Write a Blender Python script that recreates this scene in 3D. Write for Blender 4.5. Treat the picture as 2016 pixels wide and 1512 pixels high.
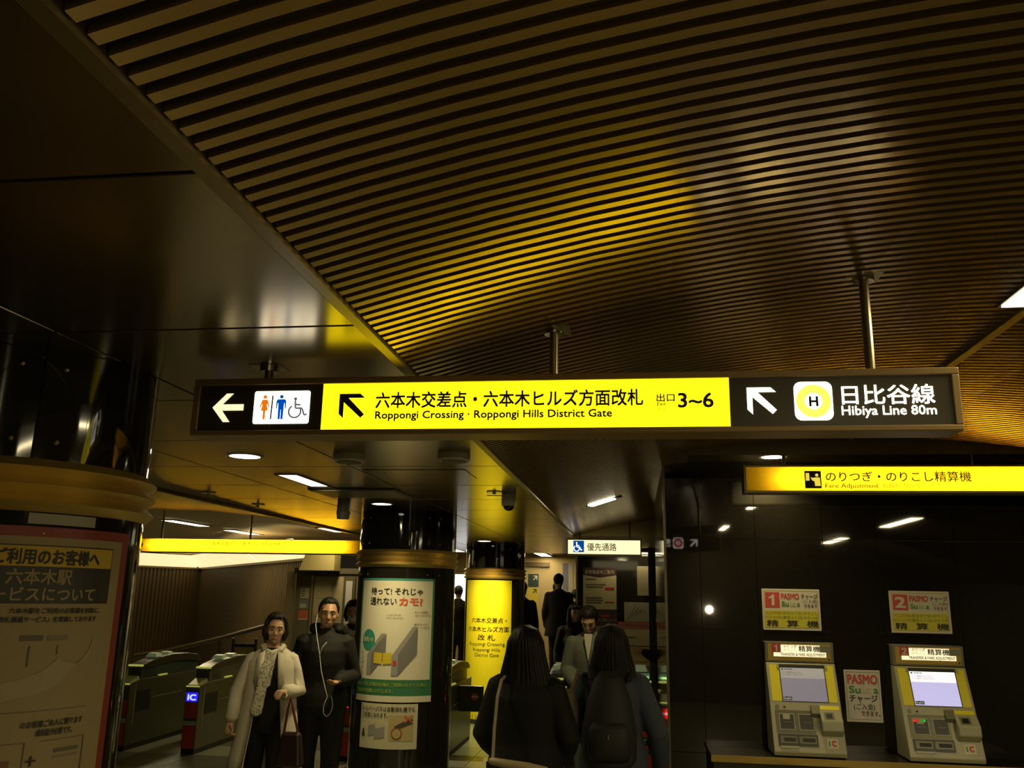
import bpy, bmesh, math, random
from mathutils import Vector, Matrix, Euler
random.seed(7)
for _o in list(bpy.data.objects):
    bpy.data.objects.remove(_o)
scene = bpy.context.scene
COL = scene.collection
R = math.radians
EYE = 1.78          # camera height above the floor
# ------------------------------------------------------------------ camera
cam = bpy.data.cameras.new('camera')
cam.sensor_width = 36.0
cam.lens = 1700.0 / 2016.0 * 36.0
cam.clip_start = 0.05
co = bpy.data.objects.new('camera', cam)
COL.objects.link(co)
_pi, _ya, _ro = R(13.654), R(8.0875), R(1.068)
_rt = Vector((math.cos(_ya), math.sin(_ya), 0))
_fw = Vector((-math.sin(_ya) * math.cos(_pi), math.cos(_ya) * math.cos(_pi), math.sin(_pi)))
_up = _rt.cross(_fw)
_r = _rt * math.cos(_ro) + _up * math.sin(_ro)
_u = -_rt * math.sin(_ro) + _up * math.cos(_ro)
_m = Matrix((_r, _u, -_fw)).transposed().to_4x4()
_m.translation = (0, 0, EYE)
co.matrix_world = _m
scene.camera = co
# ------------------------------------------------------------------ world, exposure
w = bpy.data.worlds.new('world')
scene.world = w
w.use_nodes = True
w.node_tree.nodes['Background'].inputs[0].default_value = (1.0, 0.8, 0.42, 1)
w.node_tree.nodes['Background'].inputs[1].default_value = 0.012
vs = scene.view_settings
vs.view_transform = 'Standard'
vs.look = 'None'
vs.exposure = 0.0
vs.gamma = 1.0
vs.use_curve_mapping = False
cy = scene.cycles
cy.max_bounces = 6
cy.diffuse_bounces = 3
cy.glossy_bounces = 4
cy.transmission_bounces = 4
cy.caustics_reflective = False
cy.caustics_refractive = False
WARM = (1.0, 0.82, 0.43)

# ------------------------------------------------------------------ materials
MATS = {}
def mat(name, col=(0.5, 0.5, 0.5), rough=0.6, metal=0.0, emit=None, es=0.0, spec=0.5, noise=None, bump=None, coat=0.0, alpha=None, sheen=0.0, trans=0.0):
    if name in MATS:
        return MATS[name]
    m = bpy.data.materials.new(name)
    m.use_nodes = True
    nt = m.node_tree
    b = nt.nodes['Principled BSDF']
    b.inputs['Base Color'].default_value = (*col, 1)
    b.inputs['Roughness'].default_value = rough
    b.inputs['Metallic'].default_value = metal
    b.inputs['Specular IOR Level'].default_value = spec
    b.inputs['Coat Weight'].default_value = coat
    if trans:
        b.inputs['Transmission Weight'].default_value = trans
    if emit:
        b.inputs['Emission Color'].default_value = (*emit, 1)
        b.inputs['Emission Strength'].default_value = es
    if noise or bump:
        tc = nt.nodes.new('ShaderNodeTexCoord')
        mp = nt.nodes.new('ShaderNodeMapping')
        nt.links.new(tc.outputs['Object'], mp.inputs['Vector'])
        n = nt.nodes.new('ShaderNodeTexNoise')
        nt.links.new(mp.outputs['Vector'], n.inputs['Vector'])
        sc, amt, st = noise if noise else (bump[0], 0.0, (1, 1, 1))
        n.inputs['Scale'].default_value = sc
        n.inputs['Detail'].default_value = 5
        mp.inputs['Scale'].default_value = st
        if noise:
            mx = nt.nodes.new('ShaderNodeMix')
            mx.data_type = 'RGBA'
            mx.inputs[6].default_value = (*[c * (1 - amt) for c in col], 1)
            mx.inputs[7].default_value = (*[min(1, c * (1 + amt)) for c in col], 1)
            nt.links.new(n.outputs['Fac'], mx.inputs[0])
            nt.links.new(mx.outputs[2], b.inputs['Base Color'])
        if bump:
            n2 = nt.nodes.new('ShaderNodeTexNoise')
            n2.inputs['Scale'].default_value = bump[0]
            n2.inputs['Detail'].default_value = 4
            nt.links.new(mp.outputs['Vector'], n2.inputs['Vector'])
            bp = nt.nodes.new('ShaderNodeBump')
            bp.inputs['Strength'].default_value = bump[1]
            bp.inputs['Distance'].default_value = 0.01
            nt.links.new(n2.outputs['Fac'], bp.inputs['Height'])
            nt.links.new(bp.outputs['Normal'], b.inputs['Normal'])
    MATS[name] = m
    return m

def mat_translucent(name, col):
    m = bpy.data.materials.new(name)
    m.use_nodes = True
    nt = m.node_tree
    out = nt.nodes['Material Output']
    nt.nodes.remove(nt.nodes['Principled BSDF'])
    t = nt.nodes.new('ShaderNodeBsdfTranslucent')
    t.inputs[0].default_value = (*col, 1)
    d = nt.nodes.new('ShaderNodeBsdfDiffuse')
    d.inputs[0].default_value = (*col, 1)
    mx = nt.nodes.new('ShaderNodeMixShader')
    mx.inputs[0].default_value = 0.2
    nt.links.new(t.outputs[0], mx.inputs[1])
    nt.links.new(d.outputs[0], mx.inputs[2])
    nt.links.new(mx.outputs[0], out.inputs[0])
    MATS[name] = m
    return m

CEIL = mat('ceiling_satin_metal', (0.19, 0.145, 0.065), 0.22, 0.85, noise=(3, 0.12, (1, 1, 1)))
SLAT = mat('bronze_slat_metal', (0.46, 0.315, 0.115), 0.235, 0.8, noise=(6, 0.12, (0.3, 2, 2)))
TRIM = mat('bronze_trim_metal', (0.24, 0.18, 0.08), 0.4, 0.7)
VOID = mat('ceiling_void_black', (0.10, 0.078, 0.03), 0.9)
BRASS = mat('brushed_brass', (0.60, 0.43, 0.12), 0.42, 0.8, noise=(9, 0.2, (0.4, 0.4, 6)))
GRANITE = mat('black_polished_stone', (0.011, 0.009, 0.006), 0.025, 0.0, spec=0.5, noise=(40, 0.5, (1, 1, 1)))
GRANITE2 = mat('black_polished_pillar', (0.014, 0.012, 0.009), 0.06, 0.0, spec=0.55)
JOINT = mat('grey_joint', (0.16, 0.13, 0.07), 0.6)
BLACK = mat('matt_black', (0.012, 0.010, 0.008), 0.6)
DARKPANEL = mat('sign_dark_panel', (0.055, 0.042, 0.018), 0.35)
FRAME = mat('sign_bronze_frame', (0.30, 0.20, 0.075), 0.42, 0.3)
STEEL = mat('steel_tube', (0.34, 0.29, 0.17), 0.3, 0.85)
FLOORB = mat('floor_base_grey', (0.20, 0.19, 0.13), 0.3)
FT1 = mat('floor_tile_dark', (0.14, 0.16, 0.10), 0.28, noise=(12, 0.25, (1, 1, 1)))
FT2 = mat('floor_tile_mid', (0.175, 0.20, 0.125), 0.28, noise=(12, 0.25, (1, 1, 1)))
FT3 = mat('floor_tile_light', (0.36, 0.37, 0.26), 0.3, noise=(12, 0.2, (1, 1, 1)))
YEL = mat('lit_yellow_acrylic', (0.9, 0.75, 0.0), 0.4, emit=(1.0, 0.78, 0.004), es=2.4)
WHT = mat('lit_white_acrylic', (0.9, 0.9, 0.85), 0.4, emit=(1.0, 0.93, 0.74), es=3.4)
CREAMLIT = mat('lit_cream_acrylic', (0.9, 0.9, 0.8), 0.4, emit=(1.0, 0.88, 0.5), es=1.15)
LYEL = mat('lit_pale_yellow', (0.9, 0.85, 0.2), 0.4, emit=(1.0, 0.86, 0.10), es=1.2)
INK = mat('sign_ink_brown', (0.028, 0.018, 0.004), 0.5)
INKB = mat('print_black', (0.02, 0.017, 0.012), 0.6)
ORANGE = mat('lit_orange', (0.8, 0.2, 0.0), 0.5, emit=(1.0, 0.20, 0.005), es=0.8)
BLUE = mat('lit_blue', (0.0, 0.08, 0.5), 0.5, emit=(0.0, 0.085, 0.55), es=0.8)
GREYINK = mat('lit_grey', (0.3, 0.3, 0.36), 0.5, emit=(0.30, 0.32, 0.42), es=0.25)
GRAYCASE = mat('warm_grey_casing', (0.36, 0.34, 0.22), 0.45)
WHITEMETAL = mat('white_painted_metal', (0.5, 0.47, 0.36), 0.4)
LENS = mat('lamp_lens', (1, 1, 0.9), 0.4, emit=(1.0, 0.95, 0.72), es=9.0)
TUBE = mat('fluorescent_tube', (1, 1, 0.9), 0.4, emit=(1.0, 0.93, 0.72), es=7.0)
CHROME = mat('chrome', (0.6, 0.58, 0.5), 0.12, 1.0)
CREAMWALL = mat('cream_wall', (0.50, 0.37, 0.15), 0.6, noise=(2, 0.1, (1, 1, 1)))
BROWNWALL = mat('brown_ribbed_wall', (0.12, 0.080, 0.030), 0.5)

# ------------------------------------------------------------------ mesh helpers
class MB:
    def __init__(s):
        s.v = []; s.f = []
    def add(s, vs, fs):
        o = len(s.v)
        s.v += [tuple(v) for v in vs]
        s.f += [tuple(i + o for i in f) for f in fs]
        return s
    def box(s, x0, x1, y0, y1, z0, z1):
        return s.add([(x0, y0, z0), (x1, y0, z0), (x1, y1, z0), (x0, y1, z0), (x0, y0, z1), (x1, y0, z1), (x1, y1, z1), (x0, y1, z1)],
                     [(3, 2, 1, 0), (4, 5, 6, 7), (0, 1, 5, 4), (1, 2, 6, 5), (2, 3, 7, 6), (3, 0, 4, 7)])
    def hexa(s, p):
        return s.add(p, [(3, 2, 1, 0), (4, 5, 6, 7), (0, 1, 5, 4), (1, 2, 6, 5), (2, 3, 7, 6), (3, 0, 4, 7)])
    def cyl(s, c, r, h, axis='z', n=24, r2=None):
        r2 = r if r2 is None else r2
        vs = []
        for k, (rr, t) in enumerate(((r, 0), (r2, h))):
            for i in range(n):
                a = 2 * math.pi * i / n
                p = (rr * math.cos(a), rr * math.sin(a), t)
                if axis == 'y': p = (p[0], t, -p[1])
                if axis == 'x': p = (t, p[0], p[1])
                vs.append((c[0] + p[0], c[1] + p[1], c[2] + p[2]))
        fs = [(i, (i + 1) % n, n + (i + 1) % n, n + i) for i in range(n)]
        fs += [tuple(range(n - 1, -1, -1)), tuple(range(n, 2 * n))]
        return s.add(vs, fs)
    def lathe(s, prof, c=(0, 0, 0), n=48, close=False, a0=0.0, a1=360.0):
        full = abs(a1 - a0 - 360) < 1e-6
        m = n if full else n + 1
        vs = []
        for i in range(m):
            a = R(a0 + (a1 - a0) * i / n)
            for (r, z) in prof:
                vs.append((c[0] + r * math.sin(a), c[1] - r * math.cos(a), c[2] + z))
        k = len(prof)
        fs = []
        for i in range(n):
            j = (i + 1) % m
            for q in range(k - 1):
                fs.append((i * k + q, j * k + q, j * k + q + 1, i * k + q + 1))
            if close:
                fs.append((i * k + k - 1, j * k + k - 1, j * k, i * k))
        if not full and close:
            fs.append(tuple(range(k - 1, -1, -1)))
            fs.append(tuple(n * k + q for q in range(k)))
        return s.add(vs, fs)
    def prism(s, poly, a0, a1, plane='xz'):
        # poly: outline in the plane, extruded between a0 and a1 along the third axis
        n = len(poly)
        def P(p, t):
            if plane == 'xz': return (p[0], t, p[1])
            if plane == 'yz': return (t, p[0], p[1])
            return (p[0], p[1], t)
        vs = [P(p, a0) for p in poly] + [P(p, a1) for p in poly]
        fs = [(i, (i + 1) % n, n + (i + 1) % n, n + i) for i in range(n)]
        fs += [tuple(range(n - 1, -1, -1)), tuple(range(n, 2 * n))]
        return s.add(vs, fs)
    def limb(s, pts, radii, n=10, flat=1.0):
        pts = [Vector(p) for p in pts]
        rows = []
        d0 = (pts[1] - pts[0]).normalized()
        d1 = (pts[-1] - pts[-2]).normalized()
        P = [pts[0] - d0 * radii[0] * 0.6] + pts + [pts[-1] + d1 * radii[-1] * 0.6]
        Q = [radii[0] * 0.5] + list(radii) + [radii[-1] * 0.5]
        up = Vector((0, 0, 1)) if abs(d0.z) < 0.9 else Vector((0, 1, 0))
        for i, p in enumerate(P):
            if i == 0: d = P[1] - P[0]
            elif i == len(P) - 1: d = P[-1] - P[-2]
            else: d = (P[i + 1] - P[i]).normalized() + (P[i] - P[i - 1]).normalized()
            d.normalize()
            x = d.cross(up)
            if x.length < 1e-4: x = d.cross(Vector((1, 0, 0)))
            x.normalize()
            y = x.cross(d)
            up = y
            rows.append([p + x * (Q[i] * math.cos(2 * math.pi * k / n)) + y * (Q[i] * flat * math.sin(2 * math.pi * k / n)) for k in range(n)])
        vs = [v for r in rows for v in r]
        fs = []
        for i in range(len(rows) - 1):
            for k in range(n):
                fs.append((i * n + k, i * n + (k + 1) % n, (i + 1) * n + (k + 1) % n, (i + 1) * n + k))
        fs.append(tuple(range(n - 1, -1, -1)))
        fs.append(tuple((len(rows) - 1) * n + k for k in range(n)))
        return s.add(vs, fs)
    def loft(s, secs, n=18):
        # secs: (cx, cy, z, rx, ry) horizontal ellipses, bottom to top
        vs = []
        for (cx, cy, z, rx, ry) in secs:
            for k in range(n):
                a = 2 * math.pi * k / n
                vs.append((cx + rx * math.cos(a), cy + ry * math.sin(a), z))
        fs = []
        for i in range(len(secs) - 1):
            for k in range(n):
                fs.append((i * n + k, i * n + (k + 1) % n, (i + 1) * n + (k + 1) % n, (i + 1) * n + k))
        fs.append(tuple(range(n - 1, -1, -1)))
        fs.append(tuple((len(secs) - 1) * n + k for k in range(n)))
        return s.add(vs, fs)
    def ball(s, c, rx, ry, rz, n=14, m=10):
        vs = [(c[0], c[1], c[2] - rz)]
        for i in range(1, m):
            t = math.pi * i / m
            for k in range(n):
                a = 2 * math.pi * k / n
                vs.append((c[0] + rx * math.sin(t) * math.cos(a), c[1] + ry * math.sin(t) * math.sin(a), c[2] - rz * math.cos(t)))
        vs.append((c[0], c[1], c[2] + rz))
        fs = [(0, 1 + (k + 1) % n, 1 + k) for k in range(n)]
        for i in range(m - 2):
            for k in range(n):
                fs.append((1 + i * n + k, 1 + i * n + (k + 1) % n, 1 + (i + 1) * n + (k + 1) % n, 1 + (i + 1) * n + k))
        L = len(vs) - 1
        b = 1 + (m - 2) * n
        fs += [(L, b + k, b + (k + 1) % n) for k in range(n)]
        return s.add(vs, fs)
    def rot(s, i0, piv, e):
        M = Euler(e).to_matrix()
        piv = Vector(piv)
        for i in range(i0, len(s.v)):
            s.v[i] = tuple(M @ (Vector(s.v[i]) - piv) + piv)
        return s

def wloc(o):
    v = Vector((0, 0, 0))
    while o is not None:
        v += o.location
        o = o.parent
    return v

def tag(o, label, cat, group=None, kind=None):
    if label: o['label'] = label
    if cat: o['category'] = cat
    if group: o['group'] = group
    if kind: o['kind'] = kind
    return o

def thing(name, label, cat, loc=(0, 0, 0), rz=0.0, group=None, kind=None):
    o = bpy.data.objects.new(name, None)
    o.empty_display_size = 0.1
    COL.objects.link(o)
    o.location = loc
    o.rotation_euler = (0, 0, rz)
    return tag(o, label, cat, group, kind)

def mk(name, b, m, parent=None, smooth=False, local=False, bevel=0.0, label=None):
    me = bpy.data.meshes.new(name)
    vs = b.v
    if parent is not None and not local:
        w0 = wloc(parent)
        vs = [(v[0] - w0.x, v[1] - w0.y, v[2] - w0.z) for v in vs]
    me.from_pydata(vs, [], b.f)
    me.validate()
    if smooth:
        for p in me.polygons: p.use_smooth = True
        if smooth == 'auto': me.set_sharp_from_angle(angle=R(30))
    me.materials.append(m)
    o = bpy.data.objects.new(name, me)
    COL.objects.link(o)
    if parent is not None: o.parent = parent
    if bevel:
        bv = o.modifiers.new('bevel', 'BEVEL')
        bv.width = bevel
        bv.segments = 2
        bv.limit_method = 'ANGLE'
    if label: o['label'] = label
    return o

def struct(name, b, m, label, cat, smooth=False):
    o = mk(name, b, m, smooth=smooth)
    return tag(o, label, cat, kind='structure')

def copy_part(o, parent, loc):
    c = o.copy()
    COL.objects.link(c)
    c.parent = parent
    c.location = loc
    return c

def area(name, loc, sx, sy, energy, col=WARM, rot=(0, 0, 0), shape='RECTANGLE', spread=180, parent=None):
    l = bpy.data.lights.new(name, 'AREA')
    l.shape = shape
    l.size = sx
    l.size_y = sy
    l.energy = energy
    l.color = col
    l.spread = R(spread)
    o = bpy.data.objects.new(name, l)
    COL.objects.link(o)
    if parent is not None:
        o.parent = parent
        o.location = Vector(loc) - wloc(parent)
    else:
        o.location = loc
    o.rotation_euler = rot
    return o

# ------------------------------------------------------------------ lettering: queued, converted to meshes at the end
TEXTS = []
def text(parent, s, x, z, size, m, y=0.0, width=None, align='L', bold=0.0, back=False, cyl=None, name='lettering', frame=None, slant=0.0):
    TEXTS.append(dict(parent=parent, s=s, x=x, z=z, size=size, m=m, y=y, width=width, align=align, bold=bold, back=back, cyl=cyl, name=name, frame=frame, slant=slant))

def flush_texts():
    tmp = []
    for t in TEXTS:
        c = bpy.data.curves.new('txt', 'FONT')
        c.body = t['s']
        c.size = t['size']
        c.resolution_u = 3 if t['size'] > 0.04 else 2
        o = bpy.data.objects.new('txt', c)
        COL.objects.link(o)
        tmp.append(o)
    bpy.context.view_layer.update()
    dg = bpy.context.evaluated_depsgraph_get()
    for o, t in zip(tmp, TEXTS):
        me = bpy.data.meshes.new_from_object(o.evaluated_get(dg))
        me.name = t['name']
        if len(me.vertices) == 0: continue
        if t['bold']:
            e = t['bold'] * t['size'] * 0.9
            V0 = [v.co.copy() for v in me.vertices]
            F0 = [tuple(p.vertices) for p in me.polygons]
            V1, F1 = [], []
            for q, (dx, dy) in enumerate(((-e, -e), (e, -e), (-e, e), (e, e))):
                V1 += [(v.x + dx, v.y + dy, q * 0.00022) for v in V0]
                F1 += [tuple(i + q * len(V0) for i in f) for f in F0]
            bpy.data.meshes.remove(me)
            me = bpy.data.meshes.new(t['name'])
            me.from_pydata(V1, [], F1)
        vs = me.vertices
        xs = [v.co.x for v in vs]
        x0, x1 = min(xs), max(xs)
        k = 1.0
        if t['width']: k = t['width'] / max(1e-6, x1 - x0)
        wd = (x1 - x0) * k
        off = {'L': 0.0, 'C': -wd / 2, 'R': -wd}[t['align']]
        w0 = wloc(t['parent'])
        for v in vs:
            u = (v.co.x - x0) * k + off + v.co.y * t['slant']
            q = v.co.y
            lift = v.co.z
            if t['frame']:
                O, U, V = t['frame']
                p = O + U * (t['x'] + u) + V * (t['z'] + q) + U.cross(V) * lift
                v.co = p - w0
            elif t['cyl']:
                cx, cy, rr = t['cyl']
                a = R(t['x']) + u / rr
                rr += lift
                v.co = Vector((cx + rr * math.sin(a), cy - rr * math.cos(a), t['z'] + q)) - w0
            elif t['back']:
                v.co = Vector((t['x'] - u, t['y'] + lift, t['z'] + q)) - w0
            else:
                v.co = Vector((t['x'] + u, t['y'] - lift, t['z'] + q)) - w0
        me.materials.clear()
        me.materials.append(t['m'])
        n = bpy.data.objects.new(t['name'], me)
        COL.objects.link(n)
        n.parent = t['parent']
    for o in tmp:
        c = o.data
        bpy.data.objects.remove(o)
        bpy.data.curves.remove(c)

# ================================================================== STRUCTURE
ZC = 2.487                                   # flat ceiling
VX, VZ, VR = 1.313, 2.763, 6.98              # crown of the vault and its radius
def vz(x):
    return VZ - (x - VX) ** 2 / (2 * VR)

# floor
fl = struct('floor', MB().box(-12, 5.5, -5, 24, -0.12, -0.012), FLOORB, 'grey green stone tiled concourse floor', 'floor')
tm = {}
for k, m in enumerate((FT1, FT2, FT3)):
    tm[k] = mk('tile', MB().box(0.003, 0.597, 0.003, 0.597, -0.012, 0.0), m, fl)
    tm[k].location = (-9.0, -2.0 + k * 0.6, 0)
for i in range(17):
    for j in range(15):
        x, y = -9.6 + i * 0.6, 5.4 + j * 0.6
        k = 2 if (j == 7 and i < 16) or (i * 7 + j * 3) % 11 == 0 else (i + j) % 2
        copy_part(tm[k], fl, (x, y, 0))

# flat ceiling of square satin panels
cl = struct('ceiling_flat', MB().box(-3.47, -0.745, -3, 20, ZC + 0.035, ZC + 0.2), VOID, 'flat ceiling of square satin bronze metal panels', 'ceiling')
P0 = 0.889
pan = None
for i in range(3):
    for j in range(-4, 16):
        x0, y0 = -0.745 - (i + 1) * P0, 1.291 + j * P0
        if pan is None:
            pan = mk('panel', MB().box(0.005, P0 - 0.005, 0.005, P0 - 0.005, 0, 0.02), CEIL, cl, bevel=0.003)
            pan.location = (x0, y0, ZC)
        else:
            copy_part(pan, cl, (x0, y0, ZC))

# vaulted slat ceiling
def arc_sheet(x0, x1, y0, y1, dz, n, zf, th=0.02):
    b = MB()
    vs = []
    for i in range(n + 1):
        x = x0 + (x1 - x0) * i / n
        z = zf(x) + dz
        vs += [(x, y0, z), (x, y1, z), (x, y1, z + th), (x, y0, z + th)]
    fs = []
    for i in range(n):
        a, c = i * 4, i * 4 + 4
        fs += [(a, a + 1, c + 1, c), (a + 1, a + 2, c + 2, c + 1), (a + 2, a + 3, c + 3, c + 2), (a + 3, a, c, c + 3)]
    fs += [(0, 3, 2, 1), (n * 4, n * 4 + 1, n * 4 + 2, n * 4 + 3)]
    return b.add(vs, fs)

PITCH = 0.04705
def slats(parent, x0, x1, y_first, count, y_join, zf, n=10):
    proto = None
    far = MB()
    wv = PITCH * 0.50 / 2
    k = 0
    for k in range(count):
        y = y_first + PITCH * k
        vs, fs = [], []
        for i in range(n + 1):
            x = x0 + (x1 - x0) * i / n
            z = zf(x)
            vs += [(x, -wv, z + 0.013), (x, -wv, z), (x, wv, z), (x, wv, z + 0.013)]
        for i in range(n):
            a, c = i * 4, i * 4 + 4
            for q in range(3):
                fs.append((a + q, a + q + 1, c + q + 1, c + q))
        if y > y_join:
            far.add([(v[0], v[1] + y, v[2]) for v in vs], fs)
            continue
        if proto is None:
            proto = mk('slat', MB().add(vs, fs), SLAT, parent, local=True)
            proto.location = (0, y, 0)
        else:
            copy_part(proto, parent, (0, y, 0))
    if far.v:
        o = mk('slat_field', far, SLAT, parent, local=True)
        o['kind'] = 'stuff'

SY = 0.8727 + PITCH * 0.73
va = struct('ceiling_vault', arc_sheet(-0.70, 5.2, -2.4, 10.75, 0.045, 24, vz), VOID, 'dark vaulted ceiling hung with curved bronze slats', 'ceiling', smooth=True)
n_all = int((10.7 - (SY - PITCH * 22)) / PITCH)
slats(va, -0.692, 1.325, SY - PITCH * 22, n_all, 8.0, vz)
slats(va, 1.365, 4.9, SY - PITCH * 4, int((5.53 - (SY - PITCH * 4)) / PITCH), 9.0, vz, n=12)
struct('trim_1', MB().box(-0.727, -0.697, -2.4, 10.72, 2.464, 2.52), TRIM, 'straight bronze edge strip between flat panels and slat vault', 'trim')
struct('trim_2', MB().box(1.325, 1.362, -2.4, 5.55, VZ - 0.012, VZ + 0.03), TRIM, 'straight bronze strip along the crown of the slat vault', 'trim')
# end of the vault and the soffits
fa = MB()
vs = [(-0.74 + i * 0.12, 10.74, vz(-0.74 + i * 0.12) + 0.05) for i in range(30)]
lo = [(v[0], 10.74, 2.487) for v in vs]
n = len(vs)
fa.add(vs + lo, [(i, i + 1, n + i + 1, n + i) for i in range(n - 1)])
so = MB().box(-0.74, 3.0, 10.76, 20, 2.487, 2.56)
struct('ceiling_end', so.add(fa.v, fa.f), mat('soffit_ochre', (0.22, 0.16, 0.06), 0.5), 'plain ochre soffit behind the slat vault', 'ceiling')
fb = MB()
xs = [0.2 + i * 0.2 for i in range(25)]
n = len(xs)
fb.add([(x, 5.56, vz(x) + 0.05) for x in xs] + [(x, 5.56, 2.66) for x in xs], [(i, n + i, n + i + 1, i + 1) for i in range(n - 1)])
fb.box(0.2, 5.0, 5.57, 6.3, 2.70, 2.78)
struct('ceiling_soffit', fb, mat('soffit_dark_bronze', (0.10, 0.075, 0.03), 0.35, 0.5), 'smooth dark soffit band above the fare machines', 'ceiling')

# black stone wall with the fare machines
wr = struct('wall_right', MB().box(0.226, 4.6, 6.14, 8.66, 0, 2.75), JOINT, 'black polished stone wall behind the fare machines', 'wall')
cx = [0.222, 0.448, 0.819, 1.26, 1.603, 2.093, 2.53, 2.97, 3.41, 3.9, 4.6]
cz = [0.0, 0.80, 1.577, 2.169, 2.70]
for i in range(len(cx) - 1):
    for j in range(len(cz) - 1):
        mk('panel', MB().box(cx[i] + 0.002, cx[i + 1] - 0.002, 6.125, 6.139, cz[j] + 0.002, cz[j + 1] - 0.002), GRANITE, wr)
# side of that wall, seen almost edge on
for j, (y0, y1) in enumerate(((6.125, 7.3), (7.3, 8.66))):
    mk('side_panel', MB().box(0.208, 0.226, y0 + 0.002, y1 - 0.002, 0.0, 2.70), GRANITE2, wr)
mk('corner_strip', MB().box(0.205, 0.222, 6.112, 6.13, 0.0, 2.70), mat('dark_steel', (0.16, 0.15, 0.09), 0.25, 0.8), wr)
# closing walls of the hall
struct('wall_back', MB().box(-12, 5.5, -4.3, -4.1, 0, 2.9), mat('back_wall_brown', (0.10, 0.08, 0.05), 0.6), 'plain brown wall behind the viewer', 'wall')
struct('wall_east', MB().box(4.6, 4.8, -4.1, 6.12, 0, 2.9), mat('east_wall', (0.06, 0.05, 0.035), 0.4), 'dark plain wall at the end of the machine bay', 'wall')

# left vault, beyond the flat ceiling
def vzl(x):
    return 2.763 - (x + 5.9) ** 2 / (2 * (10.0 if x > -5.9 else 60.0))
vl = struct('ceiling_vault_left', arc_sheet(-11.0, -3.475, -2, 22, 0.03, 16, vzl), VOID, 'low slat ceiling over the far ticket hall', 'ceiling', smooth=True)
fs_ = MB()
y = 5.0
while y < 21.5:
    for i in range(8):
        x0, x1 = -10.9 + i * 0.925, -10.9 + (i + 1) * 0.925
        fs_.add([(x0, y, vzl(x0)), (x1, y, vzl(x1)), (x1, y + 0.06, vzl(x1)), (x0, y + 0.06, vzl(x0))], [(3, 2, 1, 0)])
    y += 0.08
o = mk('slat_field', fs_, mat('pale_bronze_slat', (0.55, 0.42, 0.22), 0.5, 0.1), vl)
o['kind'] = 'stuff'
struct('trim_3', MB().box(-3.49, -3.455, -2, 20, 2.465, 2.52), TRIM, 'bronze edge strip along the far side of the flat panels', 'trim')

# brown ribbed walls of the far ticket hall, light cove along their top
A = Vector((-10.5, 20.4, 0)); Bp = Vector((-4.75, 12.75, 0)); C0 = Vector((-12.4, 16.6, 0))
def ribbed(name, p, q, label):
    d = (q - p); L = d.length; d.normalize()
    nrm = Vector((d.y, -d.x, 0))
    b = MB()
    t = nrm * -0.15
    b.hexa([tuple(p + t), tuple(q + t), tuple(q), tuple(p), tuple(p + t + Vector((0, 0, 2.25))), tuple(q + t + Vector((0, 0, 2.25))), tuple(q + Vector((0, 0, 2.25))), tuple(p + Vector((0, 0, 2.25)))])
    o = struct(name, b, BROWNWALL, label, 'wall')
    rb = MB()
    s = 0.05
    while s < L - 0.05:
        a = p + d * s; c = p + d * (s + 0.05)
        e = nrm * 0.025
        rb.hexa([tuple(a), tuple(c), tuple(c + e), tuple(a + e)] + [tuple(v + Vector((0, 0, 2.24))) for v in (a, c, c + e, a + e)])
        s += 0.10
    ro = mk('rib_field', rb, BROWNWALL, o)
    ro['kind'] = 'stuff'
    return d, nrm, L
d1, n1, L1 = ribbed('wall_left', A, Bp, 'brown vertically ribbed wall beyond the ticket gates')
d2, n2, L2 = ribbed('wall_far_left', C0, A, 'short brown ribbed wall in the far corner')
def cove(p, d, nrm, L, label):
    seg = 2.05
    k = 0
    root = thing('cove_light', label, 'lamp', tuple(p + Vector((0, 0, 2.25))), group='luminous coves')
    mk('housing', MB().hexa([tuple(p + nrm * 0.02 + Vector((0, 0, 2.22))), tuple(p + d * L + nrm * 0.02 + Vector((0, 0, 2.22))), tuple(p + d * L + nrm * 0.06 + Vector((0, 0, 2.22))), tuple(p + nrm * 0.06 + Vector((0, 0, 2.22))),
        tuple(p + nrm * 0.02 + Vector((0, 0, 2.26))), tuple(p + d * L + nrm * 0.02 + Vector((0, 0, 2.26))), tuple(p + d * L + nrm * 0.06 + Vector((0, 0, 2.26))), tuple(p + nrm * 0.06 + Vector((0, 0, 2.26)))]), TRIM, root)
    s = 0.0
    COVE = mat('cove_diffuser', (1, 0.95, 0.8), 0.5, emit=(1.0, 0.80, 0.42), es=1.05)
    while s < L - 0.1:
        e = min(s + seg, L)
        q0, q1 = p + d * (s + 0.03), p + d * (e - 0.03)
        lo, hi = nrm * 0.05 + Vector((0, 0, 2.26)), nrm * 0.40 + Vector((0, 0, 2.50))
        mk('diffuser', MB().hexa([tuple(q0 + lo), tuple(q1 + lo), tuple(q1 + hi), tuple(q0 + hi)] + [tuple(v + Vector((0, 0, 0.03)) - nrm * 0.03) for v in (q0 + lo, q1 + lo, q1 + hi, q0 + hi)]), COVE, root)
        s = e
cove(A, d1, n1, L1, 'long glowing cove light along the ribbed wall')
cove(C0, d2, n2, L2, 'short glowing cove light in the far corner')

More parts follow.
